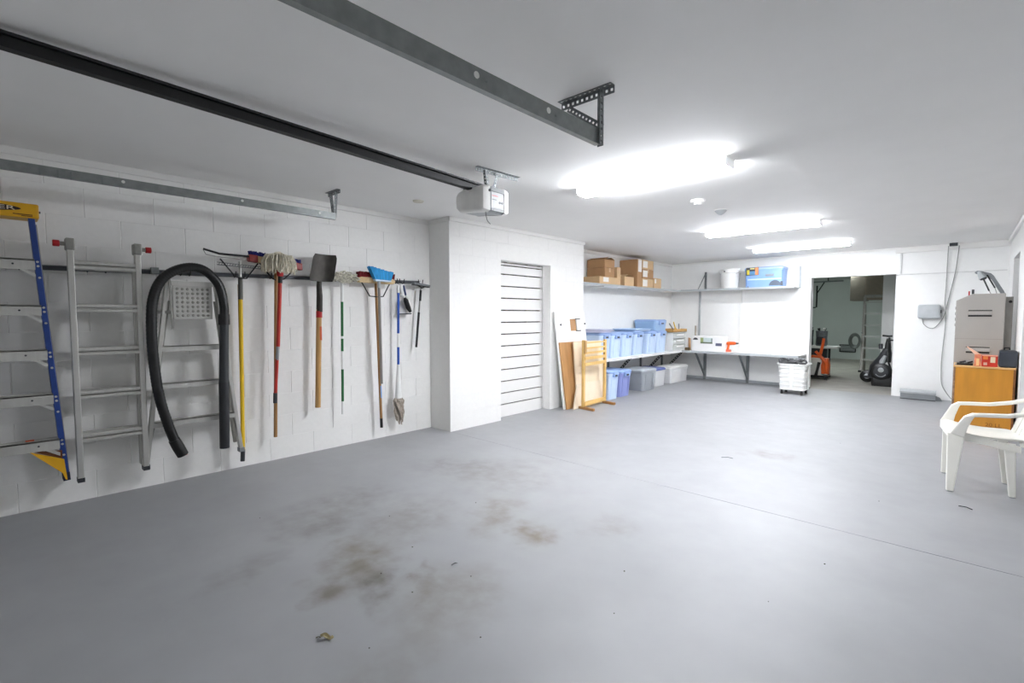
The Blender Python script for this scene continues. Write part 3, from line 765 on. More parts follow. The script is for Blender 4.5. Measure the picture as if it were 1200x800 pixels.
# turquoise angle broom
xb = -4.445
t = thing('angle_broom', (xb, 2.78, .8), 'turquoise angle broom hung upside down in front of the maroon broom', 'broom')
m = MB(); NB = 26
for k in range(NB):
    for j in range(3):
        u = (k + .5) / NB; y0 = 2.69 + .185 * u; y1 = 2.625 + .28 * u + random.uniform(-.004, .004); z1 = 1.835 - .05 * u + random.uniform(-.004, .004)
        xx = xb - .018 + j * .018
        m.bar((xx, y0, 1.705), (xx * 1.0 + (j - 1) * .006, y1, z1), .0115, .012)
m.build('bristles', BRCYAN, t)['kind'] = 'stuff'
MB().prism([(xb - .024, 2.69, 1.688), (xb - .024, 2.685, 1.71), (xb - .024, 2.88, 1.70), (xb - .024, 2.875, 1.685)], (.048, 0, 0)).build('head', mat('pale_blue_cap', '#b9d3e6', .4), t, bevel=.004)
pole(t, [(2.742, 1.695, 2.757, .62, .0145, mat('pole_grey', '#8b8783', .4, .3)), (2.744, 1.70, 2.743, 1.62, .017, LGREY)], xb)
# blue and white wet mop
t = thing('wet_mop', (xt, 3.015, .14), 'blue and white striped mop hung with its strings at the bottom', 'mop')
pole(t, [(3.02, 1.66, 3.02, 1.58, .014, WHITEP), (3.02, 1.58, 3.012, 1.14, .0135, BLUEP), (3.012, 1.14, 3.01, .99, .0135, WHITEP), (3.01, .99, 3.008, .79, .0135, BLUEP)])
MB().tube([(xt, 3.008, .80), (xt, 3.004, .55), (xt, 3.002, .43)], [.016, .030, .040], 14).build('cone', WHITEP, t, smooth=True)
m = MB()
for k in range(60):
    a = random.uniform(0, 6.28); r = random.uniform(.01, .05); b = a + random.uniform(.5, 1.4); L = random.uniform(.12, .31)
    m.tube([(xt + r * .6 * math.cos(a), 3.0 + r * .6 * math.sin(a), .44), (xt + r * 1.1 * math.cos(a), 3.005 + r * 1.3 * math.sin(a), .40), (xt + r * math.cos(b), 3.01 + 1.2 * r * math.sin(b), .44 - L * .6), (xt + r * .7 * math.cos(b + .5), 3.015 + r * .8 * math.sin(b + .5), .44 - L)], .0065, 5)
m.build('mop_strings', MOPD, t)['kind'] = 'stuff'
# dust pan and hand brush
t = thing('dustpan', (-4.55, 3.12, 1.34), 'white dustpan hanging behind the black hand brush', 'dustpan')
MB().sheet(lambda u, v: ((-4.585 + .045 * (1 - abs(2 * u - 1) ** 2) * (1 - v * .4), 3.04 + .16 * u + (.5 - u) * .09 * v, 1.35 + .21 * v), (1, 0, 0)), 10, 6, .005).build('pan', WHITEP, t, smooth=True)
MB().bar((-4.535, 3.035, 1.35), (-4.535, 3.20, 1.355), .02, .012).build('lip', DGREY, t)
MB().bar((-4.575, 3.12, 1.55), (-4.585, 3.115, 1.67), .006, .026, side=(1, 0, 0)).build('grip', WHITEP, t)
t = thing('hand_brush', (-4.51, 3.12, 1.36), 'black-bristled hand brush with navy grip hanging from rail hook', 'brush')
MB().tube([(-4.51, 3.09, 1.665), (-4.51, 3.098, 1.62), (-4.51, 3.115, 1.555)], [.009, .012, .010], 10).build('grip', mat('navy_grip', '#23335e', .4), t, smooth=True)
MB().tube([(-4.51, 3.115, 1.56), (-4.508, 3.135, 1.52), (-4.505, 3.165, 1.43), (-4.505, 3.19, 1.385)], [.010, .02, .021, .012], 10).build('spine', WHITEP, t, smooth=True)
MB().tube([(-4.50, 3.095, 1.53), (-4.495, 3.105, 1.50), (-4.495, 3.135, 1.42), (-4.495, 3.165, 1.375)], [.012, .026, .028, .016], 10).build('bristles', BRBLK, t, smooth=True)
# grey squeegee
t = thing('squeegee', (-4.53, 3.32, .97), 'grey squeegee with black handle nearest the wall corner', 'squeegee')
m = MB(); m.bar((-4.50, 3.205, 1.695), (-4.54, 3.455, 1.675), .05, .022); m.build('head', MGREY, t, bevel=.005)
MB().bar((-4.505, 3.205, 1.677), (-4.545, 3.455, 1.657), .04, .008).build('rubber_blade', RUBBER, t)
MB().tube([(-4.51, 3.26, 1.68), (-4.51, 3.325, 1.65), (-4.515, 3.335, 1.645), (-4.52, 3.35, 1.65), (-4.53, 3.40, 1.67)], .007, 6).build('yoke', BLACKM, t)
pole(t, [(3.333, 1.645, 3.303, 1.36, .0085, ALUD), (3.332, 1.62, 3.322, 1.50, .013, BLACK), (3.303, 1.37, 3.262, .975, .0125, BLACK)], -4.53)

# ------------------------------------------------------------------ boards and rack against the wall end
def lean(name, m_, x0, xt_, y0, y1, z, th, label, cat, roll=0.0, hole=None):
    """a sheet leaning on the wall: foot at x0, top at xt_"""
    d = Vector((xt_ - x0, 0, z)).normalized(); n = Vector((d.z, 0, -d.x))
    def Q(y, s): return Vector((x0, y - roll * s, 0)) + d * (s * z / d.z)
    m = MB()
    cells = [(y0, y1, 0, 1)]
    if hole:
        a, b, c, e = hole
        cells = [(y0, a, 0, 1), (b, y1, 0, 1), (a, b, 0, c), (a, b, e, 1)]
    for a, b, c, e in cells:
        m.prism([Q(a, c), Q(b, c), Q(b, e), Q(a, e)], n * th)
    o = m.build(name, m_)
    return tag(o, label, cat), Q, n
bd, Q, n = lean('door_panel', mat('white_laminate', '#f0efec', .4, var=.01), -4.115, -4.245, 5.47, 6.20, 1.385, .018, 'tall white cut-out panel leaning on the wall end behind the plywood', 'panel', roll=.07, hole=(5.82, 5.985, .80, .925))
bp_ = MB()
bp_.prism([Q(5.80, .79) - n * .002, Q(6.0, .79) - n * .002, Q(6.0, .935) - n * .002, Q(5.80, .935) - n * .002], -n * .008); bp_.build('hole_backing', CARD, bd)
m = MB()
for s_ in (.80, .925): m.bar(Q(5.95, s_) + n * .026, Q(6.06, s_) + n * .026, .012, .012)
m.build('hinge', BLACKM, bd)
MB().prism([Q(5.555, .865) + n * .02, Q(5.60, .88) + n * .02, Q(5.60, .855) + n * .02], n * .006).build('hinge_left', DGREY, bd); MB().bar(Q(6.185, .88) + n * .024, Q(6.185, .865) + n * .024, .02, .01).build('latch', DGREY, bd)
lean('plywood_sheet', PLYB, -4.085, -4.19, 5.50, 6.22, .95, .018, 'brown plywood sheet leaning behind the pine rack', 'board', roll=.05)
lean('plywood_sheet', PLYL, -4.055, -4.135, 5.72, 6.44, .95, .018, 'tall pale plywood sheet between the brown one and the pine rack', 'board', roll=.0)
lean('plywood_sheet', mat('light_ply', '#e4d6c0', .6, var=.04, scale=8), -4.01, -4.075, 5.56, 6.30, .34, .016, 'short pale plywood sheet tilted at the foot of the pine rack', 'board', roll=-.17)
t = thing('drying_rack', (-3.92, 6.0, 0), 'pine slatted rack on two feet before the leaning boards', 'rack')
PL, PR = (-3.93, 5.70), (-3.97, 6.32)
for (x, y), hgt in ((PL, .985), (PR, .975)):
    MB().box(x - .018, x + .018, y - .022, y + .022, .03, hgt).build('post', PINE, t, bevel=.003)
    MB().bar((x - .17, y + .02, .018), (x + .20, y - .03, .018), .042, .036).build('foot', mat('brown_foot', '#a97d4d', .5, var=.1), t, bevel=.004)
def sl(za, zb, w, h, name='slat', mm=None):
    MB().bar((PL[0] + .02, PL[1], za), (PR[0] + .02, PR[1], zb), w, h).build(name, mm or PINE, t)
for z, h in ((.945, .018), (.87, .022), (.80, .03), (.725, .042), (.64, .045)): sl(z, z, .016, h, mm=PINE if h < .03 else None)
sl(.075, .075, .02, .06, 'bottom_rail')
MB().box(PL[0] + .02, PL[0] + .04, PL[1] - .02, PL[1] + .02, .80, .975).build('peg', WOODH, t)

# ------------------------------------------------------------------ shelves
t = thing('upper_shelf', (-4.5, 8.0, 1.85), 'white upper wall shelf carrying the cardboard boxes', 'shelf')
MB().box(XA + .002, -4.32, 6.17, 9.77, 1.828, 1.85).build('board', SHELFW, t)
MB().box(-4.325, -4.31, 6.17, 9.77, 1.822, 1.853).build('front_lip', LGREY, t)
for y in (6.9, 7.9, 8.9):
    MB().bar((XA + .02, y, 1.818), (-4.35, y, 1.818), .02, .018).build('bracket', WHITEP, t)
t = thing('upper_shelf', (-3.4, 10.0, 1.85), 'white upper shelf on the back wall carrying bucket and blue bin', 'shelf')
MB().box(XA + .002, -2.24, 9.77, YB - .002, 1.838, 1.86).build('board', SHELFW, t)
MB().box(XA + .4, -2.24, 9.755, 9.77, 1.828, 1.864).build('front_lip', LGREY, t)
for x in (-4.085, -3.265, -2.235):
    z0 = .65 if x < -3 else 1.84; z1 = 1.837 if x < -3 else 2.24
    MB().box(x - .018, x + .018, YB - .024, YB - .001, z0, z1).build('standard', LGREY if x < -4 or x > -3 else WHITEP, t)
for x in (-3.97, -3.02):
    MB().box(x - .018, x + .018, YB - .03, YB - .001, 1.86, 2.235).build('bracket_post', GALVD, t)
    MB().bar((x, YB - .03, 2.20), (x, 9.80, 1.87), .014, .014).build('brace', GALVD, t)
MB().bar((-2.26, YB - .03, 1.832), (-2.26, 9.78, 1.832), .03, .016).build('end_bracket', LGREY, t)

ZB = .625
t = thing('work_bench', (-4.46, 8.0, ZB), 'white lower shelf on struts along the alcove wall, under the storage bins', 'bench')
MB().box(XA + .002, -4.215, 6.17, 9.60, ZB - .03, ZB).build('board', SHELFW, t)
MB().box(-4.215, -4.20, 6.17, 9.60, ZB - .042, ZB + .002).build('front_edge', SHELFW, t)
for y in (7.61, 8.82, 9.75):
    MB().box(XA + .001, XA + .03, y - .018, y + .018, .10, ZB - .03).build('wall_post', GALVD, t)
    m = MB(); m.holes((XA + .03, y, .13), (-4.25, y, ZB - .03), .045, (0, -1, 0), 12, .55); m.build('strut', BLACKM, t, solid=.006)
t = thing('work_bench', (-3.3, 9.9, ZB), 'white bench shelf on grey struts along the back wall', 'bench')
MB().box(XA + .002, -2.09, 9.60, YB - .002, ZB - .03, ZB).build('board', SHELFW, t)
MB().box(XA + .5, -2.09, 9.585, 9.60, ZB - .042, ZB + .002).build('front_edge', LGREY, t)
for x in (-3.945, -3.10):
    MB().box(x - .022, x + .022, YB - .05, YB - .001, .0, ZB - .03).build('wall_post', GALVD, t)
    MB().bar((x, YB - .05, .10), (x, 9.66, ZB - .04), .03, .03).build('strut', GALVD, t)

# ------------------------------------------------------------------ cardboard boxes on the upper shelf
def carton(x0, x1, y0, y1, z0, z1, label, mm=CARD, flaps=False, sticker=None, tape=True):
    t = thing('cardboard_box', ((x0 + x1) / 2, (y0 + y1) / 2, z0), label, 'box')
    MB().box(x0, x1, y0, y1, z0, z1 - .003).build('carton', mm, t, bevel=.003)
    if flaps:
        MB().prism([(x0, y0, z1 - .003), (x1, y0, z1 - .003), (x1, y0 + .12, z1 + .035), (x0, y0 + .12, z1 + .035)], (0, 0, .004)).build('flap', mm, t)
        MB().prism([(x0, y1, z1 - .003), (x1, y1, z1 - .003), (x1, y1 - .10, z1 + .03), (x0, y1 - .10, z1 + .03)], (0, 0, .004)).build('flap', mm, t)
    elif tape:
        yc_ = (y0 + y1) / 2
        m = MB(); m.box(x0 - .001, x1 + .001, yc_ - .025, yc_ + .025, z1 - .003, z1 - .0015); m.box(x1, x1 + .0015, yc_ - .025, yc_ + .025, z1 - .07, z1 - .002); m.build('tape', TAPE, t)
    if sticker:
        a, b, c, d = sticker
        MB().box(x1 + .001, x1 + .002, y0 + (y1 - y0) * a, y0 + (y1 - y0) * b, z0 + (z1 - z0) * c, z0 + (z1 - z0) * d).build('paper_label', PAPER, t)
    return t
ZS = 1.851
carton(-4.70, -4.335, 6.72, 7.27, ZS, 1.975, 'wide flat carton at the bottom of the stack nearest the wall end', CARDL, sticker=(.2, .5, .3, .9))
carton(-4.70, -4.35, 6.90, 7.20, 1.977, 2.125, 'middle carton of the three-high stack nearest the wall end')
carton(-4.70, -4.35, 6.90, 7.20, 2.127, 2.265, 'topmost carton with lifted flaps, on the stack nearest the wall end', flaps=True)
carton(-4.62, -4.35, 7.285, 7.40, ZS, 2.16, 'narrow upright carton between the flapped stack and the open small carton', CARDL)
carton(-4.60, -4.35, 7.54, 7.86, ZS, 2.02, 'small carton with raised flaps in front of the largest carton', CARDL, flaps=True)
carton(-4.71, -4.35, 7.98, 8.145, ZS, 2.355, 'largest tall carton, taped white along its edge', CARD, sticker=(.2, .95, .55, .98))
for i, w in enumerate(('bottom', 'middle', 'top')):
    carton(-4.66, -4.35, 8.17, 8.60, ZS + i * .171, ZS + i * .171 + .169, w + ' white-labelled carton of the stack beside the largest carton', CARDL if i % 2 == 0 else CARD, sticker=(.05, .45, .15, .85))
carton(-4.62, -4.35, 8.63, 8.93, ZS, 2.05, 'low carton at the corner end of the upper shelf', CARDL, sticker=(.08, .3, .5, .9))

# ------------------------------------------------------------------ plastic bins
def tote(x0, x1, y0, y1, z0, h, label, body, lid, name='storage_bin', latch=True, lid_h=.045, taper=.86, group=None, clearm=False):
    cx, cy, hx, hy = (x0 + x1) / 2, (y0 + y1) / 2, (x1 - x0) / 2, (y1 - y0) / 2
    t = thing(name, (cx, cy, z0), label, 'storage bin', group)
    m = MB(); k = taper; w = .012
    rings = [(hx * k, hy * k, .035, z0), (hx * .955, hy * .955, .04, z0 + h - .075), (hx * .985, hy * .985, .04, z0 + h - .07), (hx * .985, hy * .985, .04, z0 + h - lid_h + .005)]
    if clearm: rings += [(hx * .985 - w, hy * .985 - w, .035, z0 + h - lid_h + .005), (hx * k - w, hy * k - w, .03, z0 + .012)]
    m.loft(cx, cy, rings)
    m.build('tub', body, t, smooth=True)
    if not clearm and h > .3:
        for s in (-.5, .5):
            m = MB(); m.prism([(cx + hx * .88, cy + s * hy - .012, z0 + .03), (cx + hx * .88, cy + s * hy + .012, z0 + .03), (cx + hx * .958, cy + s * hy + .012, z0 + h - .09), (cx + hx * .958, cy + s * hy - .012, z0 + h - .09)], (.006, 0, 0))
            m.build('rib', body, t)
    if lid:
        MB().loft(cx, cy, [(hx * .99, hy * .99, .045, z0 + h - lid_h), (hx, hy, .045, z0 + h - lid_h + .004), (hx, hy, .045, z0 + h - .018), (hx * .95, hy * .95, .04, z0 + h - .012), (hx * .9, hy * .9, .04, z0 + h)]).build('lid', lid, t, smooth=True)
    if latch:
        lt = MB().loft(cx + hx + .004, cy, [(.016, hy * .42, .008, z0 + h - .10), (.02, hy * .42, .008, z0 + h - .09), (.02, hy * .42, .008, z0 + h - .035)]).build('latch', lid or body, t, smooth=True)
        MB().loft(cx + hx + .012, cy, [(.015, hy * .22, .006, z0 + h - .088), (.015, hy * .22, .006, z0 + h - .062)]).build('grip_slot', DGREY, lt, smooth=True)
    return t
tote(-4.69, -4.235, 6.60, 6.945, ZB, .43, 'light blue lidded bin beneath the lavender lids, nearest the pine rack', BINB, BINLID)
tote(-4.69, -4.235, 6.955, 7.285, ZB, .42, 'light blue bin second from the rack, with nothing on its lid', BINB, BINLID)
tote(-4.69, -4.235, 7.325, 7.685, ZB, .42, 'light blue bin third from the rack on the bench', BINB, BINLID)
tote(-4.69, -4.235, 7.71, 8.075, ZB, .42, 'light blue bin fourth from the rack, under the pale blue tray', BINB, BINLID)
tote(-4.69, -4.235, 8.21, 8.58, ZB, .42, 'light blue bin after the gap, fifth from the rack', BINB, BINLID)
tote(-4.69, -4.235, 8.60, 9.0, ZB, .42, 'light blue bin under the wide top bin, next to the clear drawers', BINB, BINLID)
tote(-4.70, -4.24, 8.50, 8.99, ZB + .422, .21, 'wide shallow dusty blue bin stacked on top of the bench bins', BIND, BINLID, lid_h=.035, taper=.93)
def flat_lid(y0, y1, z, mm, label, dx=0):
    tag(MB().loft(-4.46 + dx, (y0 + y1) / 2, [(.225, (y1 - y0) / 2, .04, z), (.23, (y1 - y0) / 2, .04, z + .018), (.20, (y1 - y0) / 2 - .03, .04, z + .026)]).build('bin_lid', mm, smooth=True), label, 'lid')
flat_lid(6.60, 6.97, ZB + .431, LIDLAV, 'loose lavender bin lid lying directly on the first blue bin')
flat_lid(6.64, 7.00, ZB + .459, mat('grey_lavender_lid', '#c4c4dd', .4), 'loose lavender bin lid on top of the other one', .015)
t = thing('tray', (-4.47, 8.02, ZB + .421), 'pale blue flat plastic tray lying across the fourth bin', 'tray')
MB().loft(-4.47, 8.05, [(.20, .30, .04, ZB + .421), (.225, .33, .04, ZB + .462), (.23, .335, .04, ZB + .465), (.215, .32, .04, ZB + .46), (.195, .295, .03, ZB + .428)]).build('pan', BINB, t, smooth=True)
MB().loft(-4.47, 8.05, [(.236, .34, .04, ZB + .455), (.236, .34, .04, ZB + .467)], cap0=False, cap1=False).build('rim', BIND, t, smooth=True)
# clear drawer unit in the corner
t = thing('drawer_unit', (-4.40, 9.47, ZB), 'clear plastic three-drawer unit beside the blue bins', 'drawers')
x0, x1, y0, y1 = -4.60, -4.20, 9.16, 9.78
m = MB(); m.box(x0, x1, y0, y0 + .012, ZB, ZB + .37); m.box(x0, x1, y1 - .012, y1, ZB, ZB + .37); m.box(x0, x1, y0, y1, ZB + .36, ZB + .375); m.box(x0, x1, y0, y1, ZB, ZB + .012); m.box(x0, x0 + .012, y0, y1, ZB, ZB + .37)
m.build('shell', WHITEP, t, bevel=.003)
for i in range(3):
    z = ZB + .018 + i * .115
    d = MB().box(x0 + .02, x1 + .006, y0 + .02, y1 - .02, z, z + .10).build('drawer', CLEARG, t, bevel=.004)
    MB().box(x1 + .006, x1 + .02, y0 + .14, y1 - .14, z + .06, z + .085).build('pull', WHITEP, d)
    MB().box(x0 + .03, x1 - .03, y0 + .05, y1 - .2, z + .006, z + .05 + .01 * i).build('contents', (MGREY, LGREY, mat('slate', '#8590a6', .5))[i], d)
t = thing('wooden_tray', (-4.39, 9.47, ZB + .376), 'tan wooden tray of sticks on top of the clear drawers', 'tray')
m = MB(); X0, X1, Y0, Y1, Z0 = -4.59, -4.19, 9.14, 9.80, ZB + .376
m.box(X0, X1, Y0, Y1, Z0, Z0 + .01); m.box(X0, X1, Y0, Y0 + .012, Z0, Z0 + .06); m.box(X0, X1, Y1 - .012, Y1, Z0, Z0 + .06); m.box(X0, X0 + .012, Y0, Y1, Z0, Z0 + .06); m.box(X1 - .012, X1, Y0, Y1, Z0, Z0 + .06)
m.build('box_tray', mat('tan_tray', '#c89a58', .6, var=.12), t)
for i, (a, b, mm, l) in enumerate([((-4.30, 9.42, Z0 + .03), (-4.34, 9.30, Z0 + .17), GALVD, 'grey rod poking from the tan tray'), ((-4.28, 9.48, Z0 + .03), (-4.30, 9.40, Z0 + .20), YELPOLE, 'yellow stick poking from the tan tray'), ((-4.25, 9.55, Z0 + .03), (-4.25, 9.54, Z0 + .17), MGREY, 'short grey stick beside the yellow one in the tray')]):
    tag(MB().cyl(a, b, .012, n=8).build('stick', mm), l, 'stick')
tag(MB().sheet(lambda u, v: ((-4.30 + .04 * math.sin(5 * u), 9.58 + .16 * u, Z0 + .012 + .10 * v + .03 * math.sin(6 * u + 2 * v)), (1, 0, 0)), 8, 4, .004).build('paper_wad', PAPER), 'crumpled white paper standing in the tan tray', 'paper')
tag(MB().cyl((-4.085, 9.72, ZB), (-4.11, 9.76, ZB + .24), .02, n=10).build('cardboard_tube', CARD), 'brown cardboard tube standing left of the white printed box', 'tube')
tag(MB().cyl((-4.14, 9.80, ZB), (-4.16, 9.84, ZB + .25), .018, n=10).build('cardboard_tube', mat('pink_tube', '#cfa79b', .7), ), 'pinkish cardboard tube standing next to the brown one', 'tube')
tag(MB().box(-4.06, -4.03, 9.88, 9.892, ZB, ZB + .50).build('wooden_strip', mat('grey_strip', '#a49b8c', .6)), 'thin grey strip standing against the shelf post', 'strip')
tag(MB().box(-4.15, -4.06, 9.62, 9.66, ZB, ZB + .06).build('small_block', mat('dark_block', '#59492f', .6)), 'small dark block at the foot of the cardboard tubes', 'block')
# white printed box
t = thing('white_box', (-3.70, 9.78, ZB), 'white box printed with a small landscape picture on the back bench', 'box')
MB().box(-4.03, -3.39, 9.69, 9.86, ZB, ZB + .30).build('carton', mat('white_carton', '#f1f0ee', .6, var=.01), t, bevel=.004)
pic = MB().box(-3.86, -3.62, 9.687, 9.69, ZB + .15, ZB + .265).build('picture', mat('picture_sky', '#cdd9d6', .5), t)
MB().box(-3.86, -3.62, 9.685, 9.687, ZB + .15, ZB + .18).build('picture_trees', mat('picture_dark', '#66715a', .5), pic)
MB().box(-3.86, -3.80, 9.685, 9.687, ZB + .18, ZB + .265).build('picture_leaves', mat('picture_green', '#94a06a', .5), pic)
MB().box(-3.65, -3.62, 9.685, 9.687, ZB + .18, ZB + .255).build('picture_edge', mat('picture_grey', '#8f9a97', .5), pic)
m = MB(); m.prism([(-3.96 + .05 * math.cos(a * math.pi / 8), 9.687, ZB + .22 + .045 * math.sin(a * math.pi / 8)) for a in range(9)], (0, .003, 0)); m.build('arch_emblem', DGREY, t)
MB().box(-3.56, -3.44, 9.687, 9.69, ZB + .11, ZB + .165).build('dark_label', mat('label_slate', '#575a72', .5), t)
# drill
t = thing('power_drill', (-3.30, 9.80, ZB), 'orange cordless drill standing on the back bench', 'drill')
MB().tube([(-3.38, 9.80, ZB + .165), (-3.33, 9.80, ZB + .165), (-3.24, 9.80, ZB + .17), (-3.21, 9.80, ZB + .17)], [.03, .036, .032, .02], 12).build('motor_body', ORANGE, t, smooth=True)
MB().cyl((-3.21, 9.80, ZB + .17), (-3.165, 9.80, ZB + .172), .018, .010, n=12).build('chuck', DGREY, t, smooth=True)
MB().tube([(-3.345, 9.80, ZB + .15), (-3.355, 9.80, ZB + .09), (-3.365, 9.80, ZB + .04)], [.022, .02, .022], 10).build('grip', ORANGE, t, smooth=True)
MB().box(-3.42, -3.31, 9.765, 9.835, ZB, ZB + .045).build('battery', mat('salmon_pack', '#e0715a', .5), t, bevel=.006)
# upper back shelf items
t = thing('bucket', (-3.41, 9.96, 1.861), 'tall white plastic bucket on the upper back shelf', 'bucket')
MB().lathe((-3.41, 9.96, 1.861), [(.145, 0), (.155, .015), (.178, .30), (.19, .305), (.19, .33), (.182, .335), (.182, .37), (.19, .375), (.18, .385), (.15, .37)], 28).build('pail', WHITEP, t, smooth=True)
MB().cyl((-3.45, 9.775, 2.19), (-3.45, 9.765, 2.19), .013, n=10).build('handle_boss', DGREY, t)
MB().tube([(-3.41 + .192 * math.cos(a), 9.96 - .12 * abs(math.sin(a)) - .02, 2.20 - .09 * abs(math.sin(a))) for a in [math.pi + math.pi * k / 14 for k in range(15)]], .003, 6).build('bail', ALUD, t)
tote(-3.10, -2.42, 9.80, 10.14, 1.861, .38, 'large blue storage bin with colourful label on the upper back shelf', mat('bright_blue_bin', '#86a9dc', .4, var=.03), mat('sky_lid', '#a9c0e4', .4), latch=False, taper=.93)
tb = [o for o in C.objects if o.get('label', '').startswith('large blue storage bin')][0]
lb = MB().box(-3.06, -2.84, 9.796, 9.806, 2.09, 2.235).build('label_sticker', mat('sticker_black', '#3a3d44', .5), tb)
for (a, b, c, d, h) in [(-3.045, -3.0, 2.10, 2.19, '#d9c744'), (-2.995, -2.90, 2.10, 2.165, '#5f93bd'), (-2.99, -2.91, 2.20, 2.225, '#dccf8c'), (-2.90, -2.845, 2.095, 2.23, '#e7925e')]:
    MB().box(a, b, 9.793, 9.797, c, d).build('colour_patch', mat('patch', h, .5), lb)
MB().box(-2.72, -2.58, 9.790, 9.806, 2.06, 2.10).build('side_handle', BING, tb, bevel=.004)
MB().box(-3.03, -2.46, 9.800, 9.812, 2.00, 2.02).build('rib', BINB, tb)
pr = [(-2.56 + .10 * math.cos(a * math.pi / 10), 9.803, 1.885 + .10 * math.sin(a * math.pi / 10)) for a in range(11)]
MB().prism(pr, (0, .004, 0)).build('round_print', mat('print_grey', '#5a6472', .5), tb); MB().box(-2.47, -2.43, 9.800, 9.806, 1.88, 1.96).build('side_print', mat('print_dark', '#4e5560', .5), tb)

# bins on the floor under the bench
tote(-4.56, -4.02, 6.56, 6.86, 0, .46, 'light blue lidded bin standing on the floor nearest the pine rack', BINB, BINLID)
tote(-4.60, -4.03, 6.90, 7.27, 0, .44, 'periwinkle blue bin on the floor between light blue and grey bins', BINN, BINLID)
tote(-4.55, -4.06, 7.70, 8.24, 0, .385, 'mid grey bin with pale lid on the floor', BING, BINGL, latch=False)
tote(-4.60, -4.15, 8.36, 8.80, 0, .345, 'clear floor bin with a navy lid', CLEARP, NAVY, latch=False, clearm=True, taper=.88)
tote(-4.46, -4.13, 8.95, 9.78, 0, .335, 'long clear floor bin with a white lid in the alcove corner', CLEARP, WHITEP, latch=False, clearm=True, taper=.9)
def cloth_lump(name, c, r, mm, label, seed):
    rnd = random.Random(seed); ph = [rnd.uniform(0, 6) for _ in range(4)]
    m = MB()
    prof = [(.6, 0), (1.0, .25), (.92, .6), (.55, .9), (.08, 1.0)]
    n = 14; vs = []
    for rr, zz in prof:
        for k in range(n):
            a = 2 * math.pi * k / n; q = rr * (1 + .16 * math.sin(3 * a + ph[0] + zz * 3) + .1 * math.sin(5 * a + ph[1]))
            vs.append((c[0] + r[0] * q * math.cos(a), c[1] + r[1] * q * math.sin(a), c[2] + r[2] * zz * (1 + .1 * math.sin(2 * a + ph[2]))))
    m.add(vs, [(i * n + k, i * n + (k + 1) % n, (i + 1) * n + (k + 1) % n, (i + 1) * n + k) for i in range(4) for k in range(n)] + [tuple(range(n))[::-1], tuple(4 * n + k for k in range(n))])
    return tag(m.build(name, mm, smooth=True), label, 'cloth')
cloth_lump('cloth_bundle', (-4.27, 9.42, .02), (.10, .17, .17), mat('yellow_cloth', '#dfb84b', .9), 'yellow cloth bundle inside the long clear bin', 1)
cloth_lump('cloth_bundle', (-4.29, 9.13, .02), (.10, .09, .20), mat('grey_cloth', '#8e929a', .9), 'grey cloth bundle inside the long clear bin', 2)
cloth_lump('cloth_bundle', (-4.36, 8.58, .02), (.13, .13, .2), mat('white_cloth', '#e6e5ea', .9), 'white cloth bundle inside the navy-lidded clear bin', 3)

# laundry cart
t = thing('laundry_basket', (-2.09, 9.32, 0), 'white ribbed plastic basket on black casters beside the doorway', 'basket')
m = MB(); rings = []
z = .075
hx0 = .185
for i in range(6):
    k = hx0 + .022 * i / 6
    rings += [(k, k, .05, z), (k + .008, k + .008, .055, z + .008), (k + .008, k + .008, .055, z + .022), (k + .001, k + .001, .05, z + .03)]
    z += .072
rings += [(hx0 + .028, hx0 + .028, .06, .50), (hx0 + .042, hx0 + .042, .06, .505), (hx0 + .042, hx0 + .042, .06, .525), (hx0 + .025, hx0 + .025, .055, .522), (hx0 + .01, hx0 + .01, .05, .40), (hx0 - .012, hx0 - .012, .05, .09)]
m.loft(-2.09, 9.32, rings); m.build('tub', WHITEP, t, smooth=True)
MB().box(-2.115, -2.065, 9.105, 9.125, .09, .50).build('centre_band', WHITEP, t, bevel=.004); MB().box(-1.885, -1.87, 9.295, 9.345, .09, .50).build('side_band', WHITEP, t, bevel=.004)
for sx in (-1, 1):
    for sy in (-1, 1):
        cx, cy = -2.09 + sx * .15, 9.32 + sy * .15
        cs = MB().cyl((cx, cy, .045), (cx, cy, .08), .014, n=8).build('caster', DGREY, t)
        MB().cyl((cx - .014, cy, .026), (cx + .014, cy, .026), .026, n=14).build('wheel', BLACK, cs, smooth=True)
t = thing('cord_bundle', (-2.10, 9.30, .50), 'tangled dark grey cord heaped on the white basket', 'cord')
m = MB(); P = []
for k in range(160):
    a = k * .42; r = .10 + .075 * math.sin(k * .37)
    P.append((-2.11 + r * 1.2 * math.cos(a), 9.29 + r * math.sin(a), .545 + .03 * math.sin(k * .9) + .02 * math.sin(k * .23)))
m.tube(P, .013, 6); m.build('cord', mat('cord_grey', '#4d4e50', .6), t, smooth=True)
MB().tube([(-2.02, 9.27, .56), (-1.98, 9.22, .615), (-1.93, 9.20, .60), (-1.91, 9.22, .56)], .007, 6).build('cord_end', MGREY, t, smooth=True)
MB().tube([(-2.16, 9.22, .55), (-2.08, 9.16, .575), (-2.0, 9.20, .60)], .008, 6).build('strap', LGREY, t, smooth=True)

